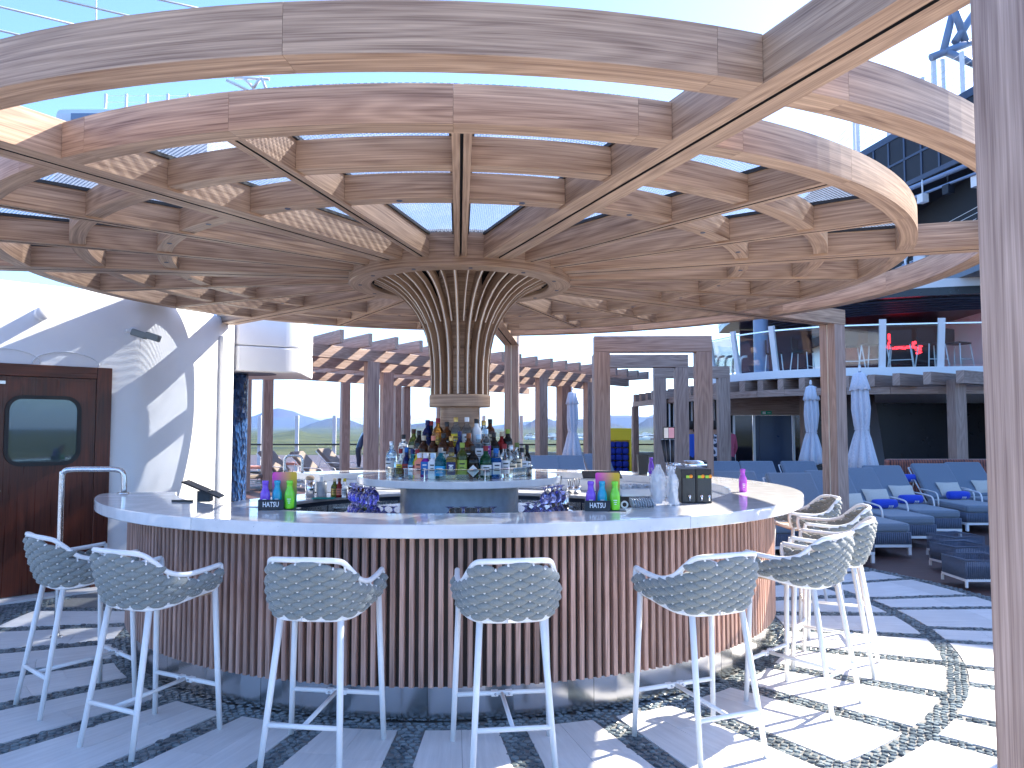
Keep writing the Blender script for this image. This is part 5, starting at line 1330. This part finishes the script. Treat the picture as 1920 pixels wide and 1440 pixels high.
ROWS = [
 # tier 0, front ring: px, shape, body, cap, label, height, description
 [(735, 'round', 'pale blue', 'silver', 'clear', 1.12, 'tall frosted bottle at the left end of the front row'), (752, 'slim', 'clear', 'red', 'yellow', .85, 'short bottle with colourful label, second from left in front'), (763, 'slim', 'navy blue', 'blue', 'red', .9, 'navy bottle with red label near the left of the front row'), (774, 'slim', 'teal', 'navy blue', 'pale blue', .85, 'teal bottle between the navy and the yellow one in front'), (783, 'slim', 'yellow', 'red', 'red', .85, 'small yellow bottle left of the coral carton'),
  (787.5, 'carton', 'coral', 'white', 'coral', .98, 'coral juice carton in the front row'), (799, 'carton', 'purple', 'white', 'blue', .98, 'purple and blue juice carton beside the coral one'), (812.5, 'carton', 'white', 'pale blue', 'white', .98, 'white carton right of the purple carton'), (826.5, 'round', 'teal', 'pewter', 'sky', .92, 'teal bottle with sky blue label in the front row'), (847, 'square', 'tequila', 'black', 'navy blue', .98, 'square golden bottle with a white skull on its label'),
  (867, 'tall', 'olive', 'lime', 'lime', 1.0, 'olive bottle with slanting lime band, left of the black one'), (887, 'round', 'dark', 'black', None, 1.0, 'black bottle with white diamond label at the front centre'), (911, 'round', 'green', 'red', 'clear', .98, 'dark green bottle with white label, right of the black one'), (930, 'square', 'blue', 'blue', 'clear', .93, 'bright blue square bottle with white label in front'),
  (946, 'tall', 'clear', 'red', 'clear', .95, 'clear bottle with red cap and red-printed white label'), (958, 'round', 'clear', 'silver', 'cream', 1.0, 'clear round bottle with cream label right of the red-capped one'), (969, 'tall', 'clear', 'olive', 'cream', .98, 'clear bottle with olive cap near the right end'), (979, 'square', 'clear', 'black', 'white', .92, 'clear square bottle with plain white label near the right end'), (988, 'slim', 'dark', 'black', 'silver', .95, 'slim dark bottle at the right end of the front row')],
 [(757, 'tall', 'clear', 'black', 'clear', .82, 'clear bottle with black cap on the left of the middle step'), (776, 'tall', 'olive', 'brown', 'cream', 1.0, 'dark olive wine bottle at left on the middle step'), (786, 'tall', 'dark', 'black', 'black', .95, 'black bottle on the middle step beside the olive one'), (795, 'round', 'brown', 'cream', 'cream', .86, 'left one of two brown bottles with cream labels'), (813, 'round', 'brown', 'coral', 'cream', .86, 'right one of two brown bottles with cream labels'),
  (832, 'round', 'brown', 'black', 'silver', .95, 'dark brown bottle above the teal one'), (846, 'squat', 'amber', 'gold', 'white', 1.1, 'squat amber bottle above the skull bottle'), (862, 'slim', 'navy blue', 'navy blue', None, 1.0, 'slim navy bottle on the middle step'), (879, 'round', 'amber', 'amber', 'black', .95, 'amber bottle with round black label above the black one'),
  (897, 'square', 'pale blue', 'pale blue', 'white', .95, 'pale blue square bottle on the middle step'), (911, 'tall', 'clear', 'pale blue', 'purple', 1.0, 'clear bottle with purple label on the middle step'), (926, 'round', 'dark', 'black', 'silver', .98, 'black round bottle on the middle step right of centre'), (941, 'round', 'red', 'cream', 'black', 1.0, 'dark red bottle with cream top on the middle step'), (952, 'tall', 'dark', 'lime', 'black', 1.0, 'dark bottle with yellow-green capsule at right on the middle step')],
 [(802, 'round', 'navy blue', 'navy blue', 'navy blue', 1.0, 'navy round bottle at the left of the top step'), (809, 'slim', 'dark', 'red', 'gold', .95, 'dark bottle with red capsule on the top step'), (821.5, 'round', 'whisky', 'red', 'gold', 1.06, 'tallest golden whisky bottle with dark red cap on the top step'), (838, 'round', 'amber', 'black', 'black', .93, 'amber bottle with black stopper on the top step'), (855, 'tall', 'clear', 'gold', 'yellow', 1.0, 'clear bottle with yellow label reading 51 on the top step'),
  (875.5, 'tall', 'clear', 'white', 'white', 1.0, 'clear rum bottle with white cap and white label on the top step'), (893.5, 'tall', 'white', 'black', None, .95, 'milky white bottle with black cap on the top step'), (907, 'round', 'pale blue', 'gold', 'silver', .98, 'pale bottle with gold cap on the top step'), (919, 'tall', 'brown', 'black', 'cream', .95, 'brown bottle with black cap at the right of the top step')]]
for ti, row in enumerate(ROWS):
    for px_, shp, body, cap, lb_, hh, desc in row:
        q = ring_at(px_, ti); an = atan2(q[1]-Y0, q[0]-X0)
        an = -pi/2+(an+pi/2)*.35
        ex = None
        if 'diamond' in desc: ex = diamond
        elif 'skull' in desc: ex = skull
        elif 'reading 51' in desc: ex = on_label('51', .55, .03, 'print_white')
        elif 'rum bottle' in desc: ex = on_label('BACARDI', .42, .014)
        elif desc.startswith('dark green bottle'): ex = on_label('Tanqueray', .5, .014, 'paper navy blue')
        elif desc.startswith('bright blue square'): ex = on_label('BOMBAY', .72, .012, 'paper navy blue')
        liquor(q, an, shp, body, cap, lb_, desc, hh, .038, ex)
# ---------------------------------------------------------------- purple goblets standing upside down
glass_mat('violet glass', (.50, .50, .93), .9, .04)
mb = MB(); mb.lathe([(.036, 0), (.041, .02), (.042, .045), (.034, .07), (.016, .086), (.0065, .092), (.0065, .108), (.014, .118), (.034, .126), (.036, .128), (0, .129)], 16); gm = mb.mesh('goblet', 'violet glass')
def goblet(x, y, z, lab, grp): o = bpy.data.objects.new('goblet', gm); C.objects.link(o); o.location = (x, y, z); tag(o, lab, 'glass', grp)
names_ = ['leftmost', 'second', 'third', 'rightmost']
for k, px_ in enumerate((843, 869, 897, 924)): q = P(px_, 950, 6.17); goblet(q.x, q.y, .866, '%s of the four purple upturned goblets at the island front' % names_[k], 'four purple goblets at the front')
def pile(side, spots, grp):
    spots = sorted(spots, key=lambda s: pol(s[0], s[1])[0]); tot = {}
    for s in spots: tot.setdefault((s[0], s[2] > 0), []).append(s)
    W_ = ['leftmost', 'second', 'third', 'fourth', 'fifth', 'sixth', 'seventh', 'eighth', 'ninth', 'tenth', 'eleventh', 'twelfth']
    for (r_, up), L_ in tot.items():
        for k, (rr_, a_, z_) in enumerate(L_):
            lay = 'upper' if up else 'lower'; rw = 'outer' if r_ > .85 else 'inner'
            goblet(*pol(rr_, a_, .866+z_), '%s goblet in the %s %s row of the purple pile %s the drum' % (W_[k], lay, rw, side), grp)
pile('left of', [(.93, -180+6.0*k, 0) for k in range(11)]+[(.93, -177+6.0*k, .13) for k in range(8)]+[(.78, -178+7.2*k, 0) for k in range(5)]+[(.78, -174+7.2*k, .13) for k in range(4)], 'purple goblets piled left of the island')
pile('right of', [(.93, -52+6.4*k, 0) for k in range(7)]+[(.93, -38+6.4*k, .13) for k in range(4)]+[(.78, -40+8*k, 0) for k in range(3)], 'purple goblets piled right of the island')
mb = MB(); mb.lathe([(0, .0), (.030, 0), (.040, .21), (.037, .21), (.028, .008), (0, .008)], 18); glass_mat('pint glass', (.85, .92, .95), .95); pm = mb.mesh('tumbler', 'pint glass')
for k, px_ in enumerate((854, 883, 911)): q = P(px_, 955, 4.90); o = bpy.data.objects.new('tumbler', pm); C.objects.link(o); o.location = (q.x, q.y, .901); tag(o, '%s of three clear pint glasses behind the front counter edge' % ('left', 'middle', 'right')[k], 'glass', 'three clear pint glasses')
for k in range(5):
    q = pol(.93, -14+9*k, .866); mb = MB(); mb.lathe([(0, 0), (.032, 0), (.038, .17), (.036, .17), (.036, .165), (0, .165)], 20); o = obj('mixing_tin', mb, 'chrome'); o.location = q; tag(o, ('nearest', 'second', 'middle', 'fourth', 'farthest')[k]+' polished steel mixing tin in the row right of the island drum', 'tin', 'steel mixing tins')
# ---------------------------------------------------------------- things on the front counter
# U shaped handrail at the left end, and its twin on the far counter
t = thing('handrail', 'bent steel tube handrail rising beside the left end of the counter', 'handrail', (-3.5, 6.15, 0))
mb = MB(); mb.tube(smooth_path([(0, 0, 0), (0, 0, .6), (0, 0, 1.20), (.012, 0, 1.262), (.07, 0, 1.283), (.25, 0, 1.285), (.42, 0, 1.283), (.472, 0, 1.262), (.485, 0, 1.21), (.487, 0, 1.11)], 5), .021, 14); obj('tube', mb, 'steel', t)
mb = MB(); mb.lathe([(.045, 1.1005), (.045, 1.106), (.022, 1.108)], 24, (.487, 0, 0)); mb.lathe([(.045, 0.0), (.045, .008), (.022, .01)], 24); obj('flange', mb, 'steel', t)
q = P(550, 885, 9.0); t = thing('handrail', 'small bent steel handrail standing on the end of the far counter', 'handrail', (q.x, q.y, 1.1))
mb = MB(); mb.tube(smooth_path([(-.10, 0, 0), (-.10, 0, .13), (-.085, 0, .175), (-.04, 0, .19), (.04, 0, .19), (.085, 0, .175), (.10, 0, .13), (.10, 0, 0)], 5), .016, 12); obj('tube', mb, 'steel', t)
mb = MB(); mb.box(-.16, .55, .0, .42, -1.1, -.075); 
q = P(381, 938, 5.46); t = thing('order_tablet', 'black tablet tilted on a dark stand on the counter, seen edge on', 'tablet', (q.x, q.y, 1.1005), R(8))
mb = MB(); mb.box(-.135, .135, -.09, .09, -.006, .006, 'x', Matrix.Translation((.0, 0, .085)) @ Matrix.Rotation(R(24), 4, 'Y')); obj('screen', mb, 'black', t, bevel=.004)
mb = MB(); mb.extr([(-.05, 0), (.05, 0), (.05, .075), (-.05, .075)], -.03, .055); obj('stand', mb, 'ink', t)
mb = MB(); mb.box(-.20, -.06, -.05, -.02, 0, .012, 'x', rz(R(-12))); obj('card_reader', mb, 'black', t)
# wrapped cup stacks
def bag(px, py, Y, h, w, seed, lab):
    q = P(px, py, Y); t = thing('wrapped_cups', lab, 'cups', (q.x, q.y, 1.1005)); rn = random.Random(seed)
    mb = MB(); pr = []
    for k in range(22): z = .01+k*.0088; pr += [(w*.62+.002, z), (w*.62, z+.006)]
    mb.lathe(pr, 18); obj('cup_stack', mb, 'cupplastic', t)
    G = []; nz = 26
    for i in range(40):
        a = 2*pi*i/40; row = []
        for j in range(nz):
            f = j/(nz-1); z = f*h; r = w*(.93+.12*sin(3*a+5*f+seed)) if f < .62 else w*(.98+.25*sin(2*a+seed))*(1-(f-.62)/.38*.75)
            v = noise.noise(Vector((cos(a)*2.2+seed, sin(a)*2.2, z*26)))*.011
            row.append(((r+v)*cos(a)+.012*f*sin(seed), (r+v)*sin(a), z))
        G.append(row)
    mb = MB(); mb.smooth = True; mb.grid(G, closed_u=True); obj('plastic_bag', mb, 'bagfilm', t)
m, nt, b = new_mat('thin plastic film'); b.inputs['Base Color'].default_value = (.86, .9, .96, 1); b.inputs['Roughness'].default_value = .18; b.inputs['Alpha'].default_value = .34; b.inputs['Specular IOR Level'].default_value = .9; M['bagfilm'] = m
M['cupplastic'] = plain('clear cup plastic', (.62, .70, .80), .2); M['cupplastic'].node_tree.nodes['Principled BSDF'].inputs['Transmission Weight'].default_value = .55
bag(1232, 945, 5.22, .265, .052, 1, 'left plastic bag of stacked clear cups with a knotted top'); bag(1262, 944, 5.20, .255, .042, 4, 'right slimmer plastic bag of stacked clear cups')
# juice dispensers
flat('disp_front', (.035, .045, .05), .3); flat('logo_o', (.85, .28, .02), .5); flat('logo_g', (.30, .55, .05), .5)
for k, (px_, w_, nl) in enumerate(((1291, .095, 1), (1320, .105, 2))):
    q = P(px_, 942, 5.33); t = thing('juice_dispenser', ('left black juice dispenser with one orange and green badge', 'right black juice dispenser with two orange and green badges')[k], 'dispenser', (q.x, q.y, 1.1005), R(-4), 'black juice dispensers')
    mb = MB(); mb.box(-w_/2, w_/2, 0, .26, 0, .228, 'z'); obj('case', mb, 'black', t, bevel=.003)
    mb = MB(); mb.box(-w_/2+.012, w_/2-.002, -.004, -.0005, .01, .165); obj('front_panel', mb, 'disp_front', t)
    for j in range(nl):
        cx = 0 if nl == 1 else (-.024, .026)[j]; cx += .005
        mb = MB(); mb.box(cx-.020, cx+.010, -.007, -.0045, .168, .186, 'x', Matrix.Translation((0, 0, 0))); obj('badge', mb, 'logo_g', t)
        mb = MB(); mb.lathe([(0, 0), (.012, 0), (.012, .003), (0, .003)], 14, Mx=Matrix.Translation((cx+.013, -.0045, .180)) @ Matrix.Rotation(R(90), 4, 'X')); obj('badge', mb, 'logo_o', t)
        mb = MB(); mb.tube([(cx, -.002, .05), (cx, -.03, .05)], .009, 10); mb.tube([(cx, -.028, .058), (cx, -.028, .02)], .006, 8); obj('tap', mb, 'chrome', t)
# lids, ring, ice bin, trays
q = P(1203, 948, 5.02); t = thing('lid_stack', 'row of clear plastic lids lying on the counter by the wrapped cups', 'lids', (q.x, q.y, 1.1005), R(10))
for k in range(9): mb = MB(); mb.lathe([(.0, .0), (.032, 0), (.036, .004), (.03, .012), (0, .013)], 16, Mx=Matrix.Translation((-.07+.0165*k, 0, .032)) @ Matrix.Rotation(R(72), 4, 'Y')); obj('lid', mb, 'cupplastic', t)
q = P(1171, 945, 5.0); mb = MB(); mb.tube([(.019*cos(R(a)), 0, .021+.019*sin(R(a))) for a in range(0, 360, 20)], .0055, 8, closed=True); o = obj('napkin_ring', mb, 'print_white'); o.location = (q.x, q.y, 1.102); tag(o, 'small white ring standing by the right bottle display', 'ring')
q = P(1193, 918, 5.9); t = thing('ice_bin', 'translucent ice bin full of ice behind the wrapped cups', 'ice bin', (q.x, q.y, .901))
mb = MB(); mb.box(-.13, .13, -.09, .09, .0, .20); obj('bin', mb, 'black', t)
glass_mat('frosted', (.80, .87, .95), .5, .25); mb = MB(); mb.box(-.128, .128, -.088, .088, .2005, .262); obj('clear_rim', mb, 'frosted', t, bevel=.01)
mb = MB(); rn = random.Random(2)
for k in range(70): a_, b_ = rn.uniform(-.11, .11), rn.uniform(-.075, .075); mb.box(-.012, .012, -.012, .012, -.01, .012, 'x', Matrix.Translation((a_, b_, .268)) @ Matrix.Rotation(rn.uniform(0, 3), 4, 'Z') @ Matrix.Rotation(rn.uniform(0, 1), 4, 'X'))
o = obj('ice_cubes', mb, 'frosted', t); o['kind'] = 'stuff'
q = P(1128, 890, 6.1); mb = MB(); mb.box(-.15, .15, -.08, .08, -.004, .004, 'x', Matrix.Translation((0, 0, .02)) @ Matrix.Rotation(R(16), 4, 'X')); o = obj('till_screen', mb, 'black', bevel=.003); o.location = (q.x, q.y, q.z-.02); o.name = 'till'; M_ = MB(); M_.box(-.03, .03, -.02, .03, -.31+.0, .0); s_ = obj('stand', M_, 'ink', o); tag(o, 'black till screen tilted behind the right bottle display', 'till')
q = P(1205, 892, 8.6); mb = MB(); mb.lathe([(0, 0), (.062, 0), (.080, .215), (.076, .215), (.058, .01), (0, .01)], 4, smooth=False, Mx=rz(R(45))); o = obj('straw_bin', mb, 'black'); o.location = (q.x, q.y, 1.1005); tag(o, 'black tapered bin on the far counter beside a purple bottle', 'bin')
# beer tower
q = P(1262, 880, 8.65); t = thing('beer_tower', 'chrome beer tower with black tap handles and a small pink framed badge', 'beer tap', (q.x, q.y, 1.1005))
mb = MB(); mb.tube([(.12, 0, .10), (.36, 0, .10)], .052, 18); mb.lathe([(.055, 0), (.05, .01), (.03, .02), (.03, .06)], 18, (.24, 0, 0)); mb.tube([(-.06, 0, .02), (-.06, 0, .14)], .018, 12); mb.tube([(-.06, 0, .11), (.12, 0, .10)], .018, 12); obj('tower', mb, 'chrome', t)
for dx in (-.075, -.04, 0): mb = MB(); mb.tube([(dx, -.02, .11), (dx, -.10, .09), (dx, -.10, .04)], .010, 8); obj('tap', mb, 'chrome', t); mb = MB(); mb.tube([(dx*1.1, -.02, .13), (dx*1.4-.01, -.03, .38)], [.012, .024], 8); obj('tap_handle', mb, 'ink', t)
mb = MB(); mb.box(-.115, .01, -.07, -.03, .385, .52); bd = obj('badge_frame', mb, 'black', t); flat('pinkb', (.62, .30, .36), .5); flat('creamb', (.7, .66, .62), .5); mb = MB(); mb.box(-.058, .002, -.074, -.071, .397, .508); obj('badge_face', mb, 'pinkb', bd); mb = MB(); mb.box(-.108, -.062, -.074, -.071, .397, .508); obj('badge_face', mb, 'creamb', bd)
# ---------------------------------------------------------------- work counter at the left
def put(px, py, Y, z): q = P(px, py, Y); return (q.x, q.y, z)
t = thing('cocktail_shaker', 'steel shaker cup with a wooden muddler top behind the left display', 'shaker', put(581, 930, 8.1, .901))
mb = MB(); mb.lathe([(0, 0), (.045, 0), (.05, .17), (.047, .17), (.047, .165), (0, .165)], 20); obj('cup', mb, 'chrome', t); mb = MB(); mb.lathe([(.0, .17), (.04, .172), (.045, .20), (.03, .215), (0, .22)], 16); obj('wooden_top', mb, 'tan', t)
t = thing('clear_canister', 'clear plastic canister with a white cloth next to the steel shaker', 'canister', put(603, 930, 8.15, .901))
mb = MB(); mb.lathe([(0, 0), (.05, 0), (.058, .155), (.055, .155), (.048, .006), (0, .006)], 20); obj('canister', mb, 'frosted', t); mb = MB(); mb.box(-.02, .02, -.012, .012, .02, .21); obj('cloth', mb, 'white', t, bevel=.01)
for k, (px_, bd_, cp, lb_, ds) in enumerate(((627, 'olive', 'cream', 'gold', 'small olive bottle with gold label on the left work counter'), (636, 'red', 'brown', 'coral', 'small red sauce bottle on the left work counter'), (646, 'clear', 'yellow', 'white', 'small clear bottle with yellow cap on the left work counter'))):
    liquor(put(px_, 930, 8.1, .901), -pi/2, 'slim', bd_, cp, lb_, ds, .68, .03, None, 'small bottles on the work counter')
for k, (px_, z_, Y_) in enumerate(((656, 0, 8.05), (672, 0, 8.0), (684, 0, 7.9), (660, .062, 8.05), (676, .062, 8.0))):
    t = thing('spice_jar', ('left jar', 'middle jar', 'right jar', 'upper left jar', 'upper right jar')[k]+' of the small steel rimmed glass jars on the work counter', 'jar', put(px_, 930, Y_, .901+z_), 0, 'steel rimmed jars')
    mb = MB(); mb.lathe([(0, 0), (.036, 0), (.038, .045), (.034, .048)], 18); obj('glass', mb, 'bottle brown', t); mb = MB(); mb.lathe([(.039, .046), (.040, .06), (.03, .061), (0, .061)], 18); obj('lid', mb, 'chrome', t)
flat('tealc', (.01, .28, .25), .8); mb = MB(); mb.box(-.11, .11, -.06, .06, 0, .012); o = obj('cleaning_cloth', mb, 'tealc', bevel=.005); o.location = put(607, 932, 7.9, .9005); tag(o, 'folded teal cleaning cloth on the left work counter', 'cloth')
# right work area: shakers, tools
flat('tool', (.03, .03, .035), .3, metal=.6)
for k, (px_, Y_, h_) in enumerate(((1048, 8.6, .16), (1070, 8.7, .12), (1082, 8.6, .14), (1030, 8.8, .15))):
    t = thing('bar_tool_tub', ('dark tub of bar tools left of the till', 'small dark tub behind the till', 'dark tub right behind the till', 'dark tub nearest the steel tins')[k], 'tub', put(px_, 925, Y_-.1, .901)); mb = MB(); mb.lathe([(0, 0), (.04, 0), (.045, h_*.6), (.04, h_*.6), (0, .01)], 14); obj('tub', mb, 'chrome', t)
    for j in range(3): mb = MB(); mb.tube([(.01*j-.01, 0, .03), (.03*j-.03, .01, h_+.03)], .004, 6); obj('tool', mb, 'tool', t)
wb = thing('fruit_tub', 'tiny tub of lemon wedges by the purple goblets', 'tub', put(683, 955, 6.5, .868)); mb = MB(); mb.lathe([(0, 0), (.05, 0), (.055, .05), (0, .052)], 12); obj('tub', mb, 'frosted', wb); flat('lemon', (.65, .60, .04), .5); mb = MB(); mb.lathe([(0, .05), (.03, .06), (.02, .085), (0, .09)], 8); obj('lemon_wedge', mb, 'lemon', wb)
